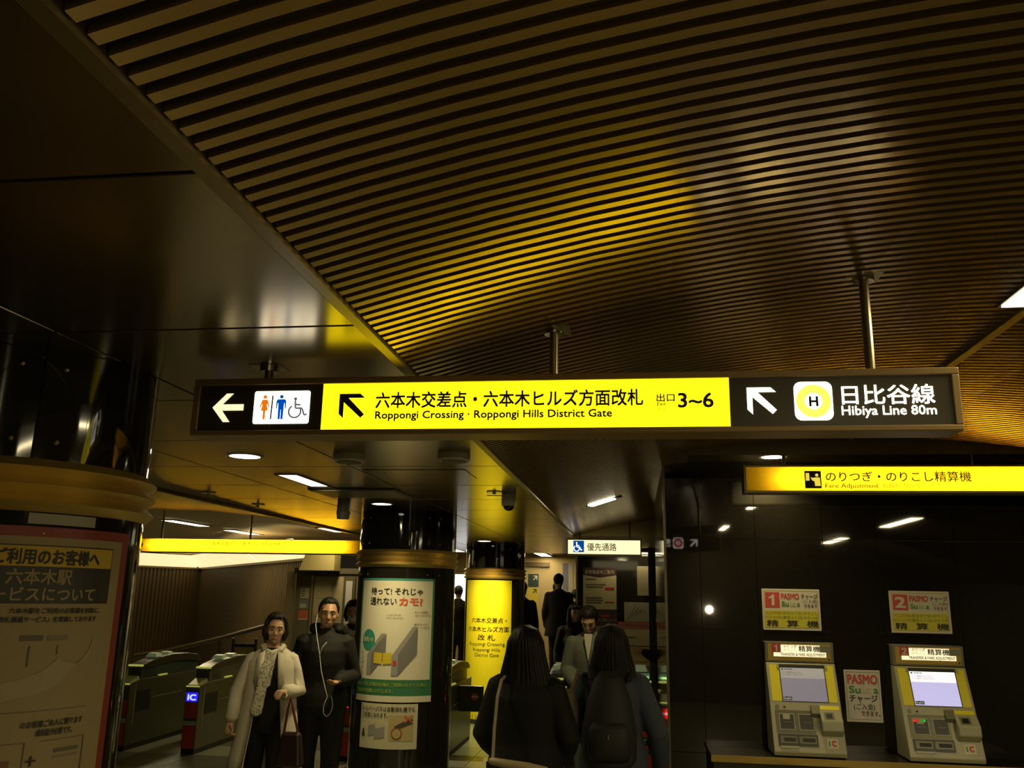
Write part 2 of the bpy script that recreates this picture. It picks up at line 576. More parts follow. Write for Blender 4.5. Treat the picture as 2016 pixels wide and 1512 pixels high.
# far cream wall, stair up to the exits
struct('wall_far', MB().box(-5.2, 0.6, 17.0, 17.2, 0, 2.55).box(-3.62, -3.5, 14.2, 17.0, 0, 2.48), CREAMWALL, 'cream plaster wall at the end of the passage', 'wall')
struct('trim_4', MB().box(-2.08, -1.62, 16.94, 17.0, 2.30, 2.38), mat('brown_lintel', (0.12, 0.08, 0.03), 0.5), 'brown lintel strip on the cream wall', 'trim')
st = thing('stair', 'cream stone steps rising towards the exits', 'stairs', (-2.3, 13.8, 0), kind='structure')
for k in range(3):
    mk('step', MB().box(-3.5, -0.95, 13.8 + 0.32 * k, 14.76, 0.001 + 0.14 * k, 0.14 * (k + 1)), mat('step_cream', (0.42, 0.32, 0.16), 0.5), st)
mk('landing', MB().box(-3.5, -0.95, 14.76, 17.0, 0.0, 0.42), mat('step_cream'), st)
# black notice board wall beyond the gates
bw = struct('wall_notice', MB().box(-0.86, 0.62, 13.6, 13.8, 0, 2.48), GRANITE2, 'black glossy partition wall covered with notices', 'wall')
mk('edge_strip', MB().box(-0.885, -0.86, 13.58, 13.8, 0.0, 2.48), STEEL, bw)
mk('black_post', MB().box(0.21, 0.325, 13.2, 13.32, 0.0, 2.72), BLACK, bw)
struct('wall_gate_end', MB().box(0.62, 0.75, 8.66, 20, 0, 2.6), mat('dark_side_wall', (0.05, 0.042, 0.03), 0.2), 'dark wall at the end of the gate row', 'wall')

# ================================================================== PILLARS AND WHAT IS STUCK ON THEM
RP = 0.441
def patch(cx, cy, r, a0, a1, z0, z1, th=0.002, n=None):
    n = n or max(2, int((a1 - a0) / 4))
    return MB().lathe([(r, z0), (r + th, z0), (r + th, z1), (r, z1)], (cx, cy, 0), n, close=True, a0=a0, a1=a1)
def pillar(cx, cy, label):
    t = thing('pillar', label, 'pillar', (cx, cy, 0), group='round black pillars in a row')
    for q in range(4):
        mk('shaft_panel', patch(cx, cy, RP - 0.03, 46 + 90 * q + 0.4, 46 + 90 * q + 89.6, 0.12, 1.99, 0.03, 24), GRANITE2, t, smooth='auto')
        mk('upper_panel', patch(cx, cy, RP - 0.03, 46 + 90 * q + 0.4, 46 + 90 * q + 89.6, 2.14, ZC, 0.03, 24), GRANITE2, t, smooth='auto')
        for k in (-7.8, 7.8):
            for z in (1.925, 2.195, 2.42):
                a = R(46 + 90 * q + k)
                bb = MB().ball((cx + (RP + 0.002) * math.sin(a), cy - (RP + 0.002) * math.cos(a), z), 0.008, 0.008, 0.008, 8, 6)
                mk('bolt', bb, mat('bolt_brass', (0.40, 0.32, 0.16), 0.3, 0.9), t)
    mk('core', MB().lathe([(0.0, 0.0), (RP - 0.02, 0.0), (RP - 0.02, ZC), (0.0, ZC)], (cx, cy, 0), 48), mat('pillar_joint', (0.10, 0.085, 0.05), 0.5), t, smooth=False)
    mk('plinth', MB().lathe([(0.0, 0.001), (RP + 0.004, 0.001), (RP + 0.004, 0.12), (0.0, 0.12)], (cx, cy, 0), 48), mat('plinth_dark', (0.03, 0.03, 0.02), 0.3), t)
    mk('collar', MB().lathe([(RP - 0.03, 2.142), (RP + 0.002, 2.142), (RP + 0.030, 2.117), (RP + 0.003, 2.092), (RP + 0.030, 2.066), (RP + 0.003, 2.04), (RP + 0.030, 2.014), (RP + 0.002, 1.988), (RP - 0.03, 1.988)], (cx, cy, 0), 96), BRASS, t, smooth='auto')
    return t
PIL1, PIL2, PIL3 = (-2.065, 2.604), (-2.065, 7.91), (-2.06, 13.09)
pillar(*PIL1, 'near black pillar with brass ring collar and red framed notice')
pillar(*PIL2, 'black pillar beside the gates with a green edged poster')
pillar(*PIL3, 'farthest black pillar wrapped in a yellow panel')

# red framed notice on the near pillar
c1 = (*PIL1, RP + 0.012)
pn = thing('notice_poster', 'large cream notice in a red frame on the near pillar', 'poster', (PIL1[0], PIL1[1], 0.6))
REDF = mat('dull_red_frame', (0.22, 0.030, 0.016), 0.5)
PAPER = mat('cream_paper', (0.29, 0.225, 0.105), 0.7)
mk('frame', patch(*PIL1, RP + 0.001, -9, 94.0, 0.62, 1.945, 0.008), REDF, pn)
mk('sheet', patch(*PIL1, RP + 0.009, -5, 89.2, 0.66, 1.916, 0.002), PAPER, pn)
def cpoly(parent, name, pts, m, lift=0.0042, c=PIL2):
    # flat print shape wrapped on the pillar: (angle, z) outline
    r_ = RP + lift
    bm = bmesh.new()
    bm.faces.new([bm.verts.new((a, 0.0, z)) for a, z in pts])
    a0, a1 = min(p[0] for p in pts), max(p[0] for p in pts)
    a = a0 + 3.0
    while a < a1:
        bmesh.ops.bisect_plane(bm, geom=bm.verts[:] + bm.edges[:] + bm.faces[:], plane_co=(a, 0, 0), plane_no=(1, 0, 0))
        a += 3.0
    bm.verts.index_update()
    b = MB().add([(c[0] + r_ * math.sin(R(v.co.x)), c[1] - r_ * math.cos(R(v.co.x)), v.co.z) for v in bm.verts], [tuple(v.index for v in f.verts) for f in bm.faces])
    bm.free()
    return mk(name, b, m, parent)
def cp(parent, name, a0, a1, z0, z1, m, lift=0.0122, c=PIL1):
    return mk(name, patch(*c, RP + lift, a0, a1, z0, z1, 0.001), m, parent)
BRONZEY = mat('notice_yellow', (0.50, 0.33, 0.03), 0.7)
NAVY = mat('notice_black', (0.025, 0.022, 0.016), 0.5)
cp(pn, 'border', -1, 83.9, 1.728, 1.893, NAVY, 0.0112)
cp(pn, 'header_band', 0, 83.4, 1.832, 1.889, BRONZEY)
cp(pn, 'title_band', 0, 83.4, 1.731, 1.830, NAVY)
L1c = (*PIL1, RP + 0.0145)
text(pn, 'ご利用のお客様へ', 38.5, 1.842, 0.046, INKB, cyl=L1c, width=0.306, bold=0.03)
text(pn, '六本木駅', 43.3, 1.786, 0.046, PAPER, cyl=L1c, width=0.180, bold=0.025)
text(pn, 'サービスについて', 34.0, 1.738, 0.043, PAPER, cyl=L1c, width=0.338, bold=0.025)
text(pn, '六本木駅をご利用のお客様を対象に、', 46.0, 1.702, 0.017, INKB, cyl=L1c, width=0.272, bold=0.02)
text(pn, '改札通過サービス」を実施しております', 43.0, 1.678, 0.017, INKB, cyl=L1c, width=0.285, bold=0.02)
GREYP = mat('print_grey', (0.12, 0.10, 0.07), 0.7)
PALE = mat('print_pale_brown', (0.33, 0.27, 0.15), 0.7)
cp(pn, 'map_label', 50.8, 58.5, 1.626, 1.641, GREYP)
cp(pn, 'map_label', 60.2, 67.6, 1.626, 1.640, mat('print_mid', (0.2, 0.165, 0.1), 0.7))
cp(pn, 'map_line', 54.0, 54.6, 1.555, 1.612, GREYP)
cp(pn, 'map_line', 64.0, 64.4, 1.585, 1.612, GREYP)
pts = [(42, 1.50), (46, 1.512), (52, 1.52), (58, 1.535), (63, 1.56), (65, 1.578), (67, 1.565), (70, 1.56), (75, 1.556), (78, 1.585), (79.5, 1.615), (78.8, 1.63), (77.8, 1.60), (75, 1.57), (70, 1.54), (67, 1.51), (63, 1.49), (56, 1.475), (50, 1.468), (42, 1.455)]
cpoly(pn, 'map_drawing', pts, PALE, 0.0135, PIL1)
cp(pn, 'rule', 40, 79.5, 1.434, 1.4355, GREYP)
text(pn, 'のお客様ご本人に限ります', 55.0, 1.392, 0.020, INKB, cyl=L1c, width=0.185, bold=0.02)
text(pn, '成約証が必要です。', 60.5, 1.368, 0.020, INKB, cyl=L1c, width=0.110, bold=0.02)
cp(pn, 'box_rule', 62.5, 80, 1.352, 1.3535, GREYP)
cp(pn, 'box_rule', 80, 80.4, 1.20, 1.3535, GREYP)
cp(pn, 'box_rule', 40, 57, 1.352, 1.3535, GREYP)
cp(pn, 'box_rule', 57, 57.4, 1.26, 1.3535, GREYP)
cp(pn, 'box_rule', 40, 57, 1.26, 1.2615, GREYP)
text(pn, '＋', 58.2, 1.29, 0.035, INKB, cyl=L1c, bold=0.04)
cp(pn, 'photo_block', 45, 53, 1.275, 1.31, mat('print_brown', (0.20, 0.09, 0.04), 0.7))
cp(pn, 'text_block', 68, 78, 1.318, 1.328, GREYP)
cp(pn, 'text_block', 68, 78, 1.303, 1.309, mat('print_mid'))
# small paper strip above the frame
tag(mk('paper_strip', patch(*PIL1, RP + 0.001, 48, 74, 1.953, 1.984, 0.002), mat('grey_paper', (0.30, 0.28, 0.22), 0.6)), 'grey paper strip taped above the red framed notice', 'paper')

# green edged poster on the middle pillar
GREEN = mat('poster_green', (0.03, 0.16, 0.06), 0.6)
LGREEN = mat('poster_teal', (0.05, 0.26, 0.20), 0.6)
PGREY = mat('poster_grey', (0.26, 0.25, 0.22), 0.6)
PPAPER = mat('poster_paper', (0.62, 0.58, 0.42), 0.55)
gp = thing('campaign_poster', 'green bordered gate etiquette poster on the middle pillar', 'poster', (PIL2[0], PIL2[1], 0.87))
mk('sheet', patch(*PIL2, RP + 0.001, -45.5, 48.8, 0.875, 1.893, 0.002), GREEN, gp)
mk('white_area', patch(*PIL2, RP + 0.003, -42.5, 46.0, 1.055, 1.872, 0.0008), PPAPER, gp)
mk('top_band', patch(*PIL2, RP + 0.003, -42, 45, 1.876, 1.890, 0.0008), LGREEN, gp)
mk('footer', patch(*PIL2, RP + 0.003, -45.5, 48.8, 0.876, 0.925, 0.0008), PPAPER, gp)
c2 = (*PIL2, RP + 0.006)
text(gp, '待って! それじゃ', -27.5, 1.757, 0.066, INKB, cyl=c2, width=0.475, bold=0.02)
text(gp, '通れない', -28.0, 1.672, 0.070, INKB, cyl=c2, width=0.255, bold=0.02)
text(gp, 'カモ?', 7.5, 1.668, 0.078, mat('print_orange', (0.62, 0.10, 0.035), 0.6), cyl=c2, width=0.205, bold=0.035)
text(gp, 'しっかりタッチ', -6.0, 1.575, 0.022, GREYP, cyl=c2, width=0.125)
text(gp, 'されていないのでは?', -6.0, 1.550, 0.022, GREYP, cyl=c2, width=0.145)
text(gp, 'チャージ残額が', 25, 1.602, 0.022, GREYP, cyl=c2, width=0.125)
text(gp, '足りていないのでは?', 26, 1.575, 0.022, GREYP, cyl=c2, width=0.145)
text(gp, '他のICカードが', 25, 1.500, 0.022, GREYP, cyl=c2, width=0.125)
text(gp, '重なっているかも?', 25, 1.474, 0.022, GREYP, cyl=c2, width=0.145)
bub = [(-28 + 9.2 * math.cos(R(k * 18)), 1.375 + 0.088 * math.sin(R(k * 18))) for k in range(20)]
cpoly(gp, 'speech_bubble', bub, mat('bubble_green', (0.03, 0.24, 0.15), 0.6), 0.006)
cpoly(gp, 'speech_bubble', [(-22, 1.33), (-16.5, 1.325), (-20, 1.37)], mat('bubble_green'), 0.006)
text(gp, 'あれっ!', -35, 1.36, 0.050, PPAPER, cyl=(*PIL2, RP + 0.009), width=0.105, bold=0.02)
for k, ch in enumerate('ピンポーン!'):
    text(gp, ch, -37.5, 1.255 - k * 0.040, 0.034, INKB, cyl=c2)
# drawing of the ticket gate: two grey walls and yellow flaps
cpoly(gp, 'gate_drawing', [(-29, 1.09), (-23, 1.09), (-23, 1.26), (-6, 1.43), (-11, 1.43), (-29, 1.25)], PGREY, 0.006)
cpoly(gp, 'gate_drawing', [(-23, 1.09), (-5, 1.24), (-5, 1.43), (-23, 1.26)], mat('poster_dark_grey', (0.15, 0.145, 0.13), 0.6), 0.007)
cpoly(gp, 'gate_drawing', [(2, 1.09), (9, 1.09), (9, 1.26), (29, 1.49), (24, 1.49), (2, 1.25)], PGREY, 0.008)
cpoly(gp, 'gate_drawing', [(9, 1.09), (29, 1.27), (29, 1.49), (9, 1.26)], mat('poster_dark_grey'), 0.009)
YP = mat('poster_yellow', (0.55, 0.42, 0.02), 0.6)
cpoly(gp, 'flap_drawing', [(-19, 1.185), (-9, 1.18), (-9, 1.27), (-19, 1.275)], YP, 0.010)
cpoly(gp, 'flap_drawing', [(-8, 1.18), (2, 1.185), (2, 1.275), (-8, 1.27)], YP, 0.010)
cpoly(gp, 'mark_drawing', [(3.5, 1.17), (7.5, 1.17), (7.5, 1.21), (3.5, 1.21)], mat('print_red', (0.45, 0.04, 0.03), 0.6), 0.010)
GTX = mat('print_lime', (0.34, 0.38, 0.05), 0.6)
text(gp, 'スムーズに自動改札機をご利用いただくために', -43.5, 1.002, 0.034, GTX, cyl=c2, width=0.67, bold=0.015)
text(gp, 'ご協力をお願いいたします。', -43.5, 0.950, 0.034, GTX, cyl=c2, width=0.38, bold=0.015)
# worn white notice below it
ws = thing('paper_notice', 'small worn white pass notice below the green edged poster', 'poster', (PIL2[0], PIL2[1], 0.50))
mk('sheet', patch(*PIL2, RP + 0.001, -34, 33.5, 0.507, 0.862, 0.002), mat('worn_paper', (0.50, 0.46, 0.30), 0.6, noise=(14, 0.15, (1, 1, 1))), ws)
text(ws, 'シルバーパスは自動改札機でも', -31.0, 0.805, 0.042, INKB, cyl=c2, width=0.475, bold=0.015)
text(ws, 'ご利用になれます。', -31.0, 0.755, 0.042, INKB, cyl=c2, width=0.25, bold=0.015)
cpoly(ws, 'picture', [(2, 0.57), (29, 0.57), (29, 0.775), (2, 0.775)], mat('print_tan', (0.42, 0.33, 0.14), 0.6), 0.0042)
cpoly(ws, 'gate_picture', [(11, 0.66), (28, 0.71), (28, 0.745), (18, 0.725), (8, 0.685)], mat('print_dark', (0.06, 0.05, 0.035), 0.6), 0.006)
cpoly(ws, 'cross', [(18, 0.775), (20, 0.775), (28.5, 0.715), (26.5, 0.715)], mat('print_orange'), 0.008)
cpoly(ws, 'cross', [(26.5, 0.775), (28.5, 0.775), (20, 0.715), (18, 0.715)], mat('print_orange'), 0.0085)
cpoly(ws, 'ring', [(11 + 6 * math.cos(R(20 * k)), 0.63 + 0.047 * math.sin(R(20 * k))) for k in range(18)], mat('print_rust', (0.30, 0.06, 0.03), 0.6), 0.0065)
cpoly(ws, 'ring_fill', [(11 + 4.6 * math.cos(R(20 * k)), 0.63 + 0.037 * math.sin(R(20 * k))) for k in range(18)], mat('print_tan'), 0.0075)
cpoly(ws, 'box_picture', [(-22, 0.60), (-13, 0.62), (-13, 0.70), (-22, 0.685)], PGREY, 0.005)
cpoly(ws, 'box_picture', [(-14, 0.585), (-2, 0.60), (-2, 0.685), (-14, 0.66)], PGREY, 0.006)
cpoly(ws, 'figure_picture', [(-31, 0.60), (-26, 0.60), (-27.5, 0.66), (-29.5, 0.66)], mat('print_dark'), 0.005)
# yellow panel on the far pillar
yp = thing('wayfinding_panel', 'bright yellow district gate panel wrapped round the far pillar', 'sign', (PIL3[0], PIL3[1], 0.06))
mk('sheet', patch(*PIL3, RP + 0.001, -57, 42.2, 0.06, 1.965, 0.003), mat('yellow_vinyl', (0.80, 0.70, 0.010), 0.45), yp)
c3 = (*PIL3, RP + 0.0055)
text(yp, '六本木交差点・', -37.5, 1.372, 0.080, INK, cyl=c3, width=0.545, bold=0.012)
text(yp, '六本木ヒルズ方面', -46.0, 1.250, 0.080, INK, cyl=c3, width=0.65, bold=0.012)
text(yp, '改 札', -22.0, 1.135, 0.085, INK, cyl=c3, width=0.26, bold=0.012)
text(yp, 'Roppongi Crossing,', -41, 1.055, 0.066, INK, cyl=c3, width=0.56)
text(yp, 'Roppongi Hills', -32, 0.978, 0.066, INK, cyl=c3, width=0.41)
text(yp, 'District Gate', -27.5, 0.905, 0.066, INK, cyl=c3, width=0.36)

# ================================================================== HANGING SIGNS
def rrect(x0, x1, z0, z1, r, n=5):
    out = []
    for (cx, cz, a) in ((x1 - r, z1 - r, 0), (x0 + r, z1 - r, 90), (x0 + r, z0 + r, 180), (x1 - r, z0 + r, 270)):
        for k in range(n + 1):
            t = R(a + 90 * k / n)
            out.append((cx + r * math.cos(t), cz + r * math.sin(t)))
    return out
def circ(x, z, r, n=28):
    return [(x + r * math.cos(2 * math.pi * k / n), z + r * math.sin(2 * math.pi * k / n)) for k in range(n)]
def pp(parent, name, poly, y, m, th=0.001, back=False):
    # printed or cut shape standing th proud of the plane y (front faces -y)
    if back:
        return mk(name, MB().prism(poly, y, y + th), m, parent)
    return mk(name, MB().prism(poly, y - th, y), m, parent)
def ring(x, z, r0, r1, n=28, a0=0, a1=360):
    b = []
    m = n if a1 - a0 < 360 else n
    o = [(x + r1 * math.cos(R(a0 + (a1 - a0) * k / m)), z + r1 * math.sin(R(a0 + (a1 - a0) * k / m))) for k in range(m + 1)]
    i = [(x + r0 * math.cos(R(a0 + (a1 - a0) * k / m)), z + r0 * math.sin(R(a0 + (a1 - a0) * k / m))) for k in range(m + 1)]
    return o + i[::-1]
ARROW_NW = [(0, 1), (.82, 1), (1, .83), (.36, .83), (1, .17), (.86, .03), (.18, .66), (.18, .02), (0, .2)]
ARROW_W = [(0, .51), (.43, 1), (.65, 1), (.32, .62), (1, .62), (1, .40), (.32, .40), (.59, 0), (.38, 0)]
def place(poly, x0, x1, z0, z1):
    return [(x0 + p[0] * (x1 - x0), z0 + p[1] * (z1 - z0)) for p in poly]
def frame4(x0, x1, y0, y1, z0, z1, bx, bt, bb):
    return MB().box(x0, x1, y0, y1, z1 - bt, z1).box(x0, x1, y0, y1, z0, z0 + bb).box(x0, x0 + bx, y0, y1, z0 + bb, z1 - bt).box(x1 - bx, x1, y0, y1, z0 + bb, z1 - bt)
def hanger(parent, x, y, z0, z1, r=0.014, plate=0.05):
    mk('post', MB().cyl((x, y, z0), r, z1 - z0, n=20), STEEL, parent, smooth=False)
    mk('flange', MB().cyl((x, y, z1 - 0.016), r * 2.2, 0.016, n=24), CHROME, parent)
    mk('mounting_plate', MB().box(x - plate, x + plate, y - plate, y + plate, z1 - 0.002, z1 + 0.004), STEEL, parent)

# --- the big direction sign
MS = thing('direction_sign', 'long illuminated direction sign with yellow centre hanging under the slats', 'sign', (-0.235, 2.61, 2.252))
mk('casing', frame4(-1.40, 0.932, 2.55, 2.672, 2.252, 2.437, 0.022, 0.021, 0.017), FRAME, MS, bevel=0.003)
mk('dark_panel', MB().box(-1.378, -0.967, 2.556, 2.600, 2.269, 2.416), DARKPANEL, MS)
mk('yellow_panel', MB().box(-0.966, 0.287, 2.555, 2.600, 2.269, 2.416), YEL, MS)
mk('dark_panel', MB().box(0.288, 0.910, 2.556, 2.600, 2.269, 2.416), DARKPANEL, MS)
yf = 2.5555
pp(MS, 'arrow', place(ARROW_W, -1.333, -1.228, 2.296, 2.389), yf, mat('lit_warm_white', (0.9, 0.85, 0.7), 0.4, emit=(1.0, 0.86, 0.5), es=1.15))
pp(MS, 'pictogram_panel', rrect(-1.193, -1.008, 2.289, 2.395, 0.007), yf, WHT)
y2 = yf - 0.0012
wx = -1.157
pp(MS, 'woman_symbol', circ(wx, 2.376, 0.0062, 16), y2, ORANGE)
pp(MS, 'woman_symbol', [(wx - .009, 2.367), (wx + .009, 2.367), (wx + .0165, 2.343), (wx + .013, 2.341), (wx + .0085, 2.354), (wx + .007, 2.350), (wx + .0115, 2.331), (wx + .004, 2.331), (wx + .0035, 2.303), (wx - .0035, 2.303), (wx - .004, 2.331), (wx - .0115, 2.331), (wx - .007, 2.350), (wx - .0085, 2.354), (wx - .013, 2.341), (wx - .0165, 2.343)], y2, ORANGE)
pp(MS, 'divider', [(-1.1360, 2.303), (-1.1315, 2.303), (-1.1295, 2.381), (-1.1340, 2.381)], y2, INKB)
wx = -1.102
pp(MS, 'man_symbol', circ(wx, 2.376, 0.0062, 16), y2, BLUE)
pp(MS, 'man_symbol', [(wx - .012, 2.368), (wx + .012, 2.368), (wx + .0165, 2.362), (wx + .0165, 2.338), (wx + .013, 2.338), (wx + .012, 2.355), (wx + .0095, 2.355), (wx + .0085, 2.303), (wx + .001, 2.303), (wx + .0005, 2.334), (wx - .0005, 2.334), (wx - .001, 2.303), (wx - .0085, 2.303), (wx - .0095, 2.355), (wx - .012, 2.355), (wx - .013, 2.338), (wx - .0165, 2.338), (wx - .0165, 2.362)], y2, BLUE)
def wheelchair(parent, x, z, s, y, m, fat=1.0):
    t = 0.055 * s * fat
    pp(parent, 'wheelchair_symbol', circ(x - 0.02 * s, z + 0.92 * s, 0.08 * s, 16), y, m)
    pp(parent, 'wheelchair_symbol', ring(x - 0.02 * s, z + 0.30 * s, 0.30 * s - t / 2, 0.30 * s + t / 2, 24, 120, 385), y - 0.0002, m)
    for (a, b_) in (((-0.02, 0.84), (0.0, 0.46)), ((0.0, 0.46), (0.34, 0.46)), ((-0.01, 0.64), (0.26, 0.62)), ((0.34, 0.46), (0.46, 0.12)), ((0.46, 0.12), (0.60, 0.17))):
        d = Vector((b_[0] - a[0], b_[1] - a[1])); d.normalize(); n_ = Vector((-d.y, d.x)) * t / 2 / s
        q = [(a[0] + n_.x, a[1] + n_.y), (b_[0] + n_.x, b_[1] + n_.y), (b_[0] - n_.x, b_[1] - n_.y), (a[0] - n_.x, a[1] - n_.y)]
        pp(parent, 'wheelchair_symbol', [(x + p[0] * s, z + p[1] * s) for p in q], y - 0.0004, m)
wheelchair(MS, -1.054, 2.308, 0.066, y2, GREYINK, 1.5)
pp(MS, 'arrow', place(ARROW_NW, -0.911, -0.828, 2.303, 2.383), yf - 0.0005, INK)
ty = 2.5540
text(MS, '六本木交差点・六本木ヒルズ方面改札', -0.793, 2.340, 0.054, INK, y=ty, width=0.828, bold=0.022)
text(MS, 'Roppongi Crossing · Roppongi Hills District Gate', -0.792, 2.302, 0.0335, INK, y=ty, width=0.734, bold=0.024)
text(MS, '出口', 0.074, 2.348, 0.026, INK, y=ty, width=0.054, bold=0.025)
text(MS, 'Exit', 0.076, 2.334, 0.014, INK, y=ty, width=0.026, bold=0.02)
text(MS, '출구', 0.076, 2.318, 0.012, INK, y=ty, width=0.026)
text(MS, '3~6', 0.137, 2.328, 0.062, INK, y=ty, width=0.104, bold=0.02)
ty2 = 2.5550
pp(MS, 'arrow', place(ARROW_NW, 0.338, 0.421, 2.303, 2.385), yf, WHT)
pp(MS, 'line_badge', rrect(0.472, 0.580, 2.285, 2.400, 0.020), yf, WHT)
pp(MS, 'line_ring', ring(0.526, 2.342, 0.0245, 0.049, 36), yf - 0.0012, LYEL)
text(MS, 'H', 0.526, 2.3275, 0.0400, INKB, y=yf - 0.0022, align='C', width=0.026, bold=0.04)
text(MS, '日比谷線', 0.606, 2.336, 0.062, WHT, y=ty2, width=0.256, bold=0.010)
text(MS, 'Hibiya Line 80m', 0.603, 2.300, 0.039, WHT, y=ty2, width=0.260, bold=0.008)
# reverse side
mk('back_panel', MB().box(-1.378, 0.910, 2.610, 2.667, 2.269, 2.416), DARKPANEL, MS)
pp(MS, 'reverse_badge', rrect(0.42, 0.53, 2.285, 2.400, 0.02), 2.668, WHT, back=True)
pp(MS, 'reverse_ring', ring(0.475, 2.342, 0.022, 0.049, 36), 2.6695, mat('lit_magenta', (0.8, 0.1, 0.15), 0.4, emit=(1.0, 0.08, 0.12), es=1.6), back=True)
text(MS, 'E', 0.475, 2.329, 0.036, INKB, y=2.6712, align='C', width=0.022, bold=0.04, back=True)
text(MS, '都営大江戸線', 0.395, 2.338, 0.056, WHT, y=2.6685, width=0.36, bold=0.02, back=True)
text(MS, 'Oedo Line', 0.395, 2.302, 0.036, WHT, y=2.6685, width=0.18, bold=0.02, back=True)
pp(MS, 'reverse_arrow', place([(1 - p[0], p[1]) for p in ARROW_NW], 0.60, 0.68, 2.303, 2.385), 2.668, WHT, back=True)
hanger(MS, -1.176, 2.61, 2.437, ZC + 0.001)
hanger(MS, -0.239, 2.61, 2.437, vz(-0.239) + 0.004)
hanger(MS, 0.707, 2.61, 2.437, vz(0.707) + 0.004)

# --- fare adjustment sign above the machines (two tubes behind a translucent face)
TY = mat_translucent('translucent_yellow', (0.95, 0.72, 0.09))
FS = thing('fare_sign', 'yellow fare adjustment light box above the two machines', 'sign', (1.9, 5.73, 2.434))
mk('casing', frame4(0.706, 3.02, 5.67, 5.80, 2.434, 2.612, 0.015, 0.012, 0.014), mat('sign_grey_frame', (0.26, 0.22, 0.11), 0.4, 0.5), FS, bevel=0.002)
mk('backing', MB().box(0.72, 3.005, 5.785, 5.798, 2.447, 2.60), WHITEMETAL, FS)
mk('face', MB().box(0.721, 3.004, 5.675, 5.678, 2.448, 2.600), TY, FS)
TUBEIN = mat('sign_tube', (1, 1, 0.9), 0.4, emit=(1.0, 0.92, 0.66), es=42.0)
mk('tube', MB().cyl((0.92, 5.745, 2.525), 0.013, 1.88, axis='x', n=10), TUBEIN, FS)
fy = 5.6745
pp(FS, 'pictogram', rrect(1.083, 1.184, 2.463, 2.574, 0.003), fy, INKB)
pw = mat('pictogram_yellow', (0.75, 0.6, 0.1), 0.6, emit=(1.0, 0.8, 0.08), es=0.8)
pp(FS, 'pictogram_machine', [(1.090, 2.512), (1.112, 2.512), (1.112, 2.560), (1.090, 2.560)], fy - 0.0012, pw)
pp(FS, 'pictogram_person', circ(1.158, 2.547, 0.010, 16), fy - 0.0012, pw)
pp(FS, 'pictogram_person', [(1.125, 2.535), (1.130, 2.528), (1.142, 2.532), (1.176, 2.532), (1.178, 2.478), (1.144, 2.478), (1.142, 2.508), (1.130, 2.512), (1.120, 2.530)], fy - 0.0012, pw)
text(FS, 'のりつぎ・のりこし精算機', 1.212, 2.512, 0.068, INK, y=fy - 0.001, width=0.868, bold=0.012)
text(FS, 'Fare Adjustment', 1.206, 2.467, 0.040, mat('sign_ink_olive', (0.16, 0.10, 0.01), 0.5), y=fy - 0.001, width=0.322, bold=0.01)
text(FS, '精算机 정산기', 1.552, 2.467, 0.034, mat('sign_ink_faint', (0.45, 0.30, 0.03), 0.5), y=fy - 0.001, width=0.216)
for x in (0.97, 2.115):
    hanger(FS, x, 5.735, 2.612, 2.70, 0.011, 0.03)

# --- yellow gate sign between the pillars
GS = thing('gate_sign', 'narrow glowing yellow gate sign hung over the ticket gates', 'sign', (-4.8, 10.65, 2.22))
mk('casing', frame4(-6.40, -3.38, 10.60, 10.72, 2.215, 2.398, 0.02, 0.008, 0.014), BRASS, GS)
mk('backing', MB().box(-6.38, -3.40, 10.71, 10.718, 2.23, 2.39), WHITEMETAL, GS)
mk('face', MB().box(-6.378, -3.402, 10.604, 10.607, 2.230, 2.389), TY, GS)
mk('tube', MB().cyl((-6.20, 10.665, 2.31), 0.016, 2.62, axis='x', n=10), TUBEIN, GS)
text(GS, '六本木交差点・六本木ヒルズ方面改札', -5.41, 2.316, 0.056, mat('sign_ink_olive'), y=10.602, width=1.0, bold=0.01)
text(GS, 'Roppongi Crossing Roppongi Hills District Gate', -5.30, 2.276, 0.028, mat('sign_ink_faint'), y=10.602, width=0.80)
for x in (-6.08, -4.865):
    mk('post', MB().cyl((x, 10.66, 2.398), 0.014, vzl(x) - 2.398, n=14), STEEL, GS)

# --- priority passage sign
PS = thing('priority_sign', 'small white priority passage light box with a blue wheelchair square', 'sign', (-0.345, 10.4, 2.23))
mk('casing', frame4(-0.785, 0.092, 10.38, 10.48, 2.230, 2.432, 0.015, 0.018, 0.022), mat('sign_olive_frame', (0.30, 0.28, 0.15), 0.4, 0.3), PS)
mk('face', MB().box(-0.77, 0.077, 10.388, 10.40, 2.252, 2.414), CREAMLIT, PS)
pp(PS, 'blue_square', [(-0.706, 2.272), (-0.580, 2.272), (-0.580, 2.406), (-0.706, 2.406)], 10.387, mat('lit_blue_deep', (0.0, 0.05, 0.25), 0.5, emit=(0.0, 0.055, 0.26), es=1.0), 0.002)
wheelchair(PS, -0.665, 2.283, 0.105, 10.3845, WHT, 1.35)
text(PS, '優先通路', -0.545, 2.298, 0.096, mat('sign_ink_ochre', (0.30, 0.23, 0.06), 0.5), y=10.386, width=0.345, bold=0.01)
for x in (-0.63, -0.045):
    mk('post', MB().cyl((x, 10.43, 2.432), 0.012, vz(x) - 2.432, n=14), STEEL, PS)

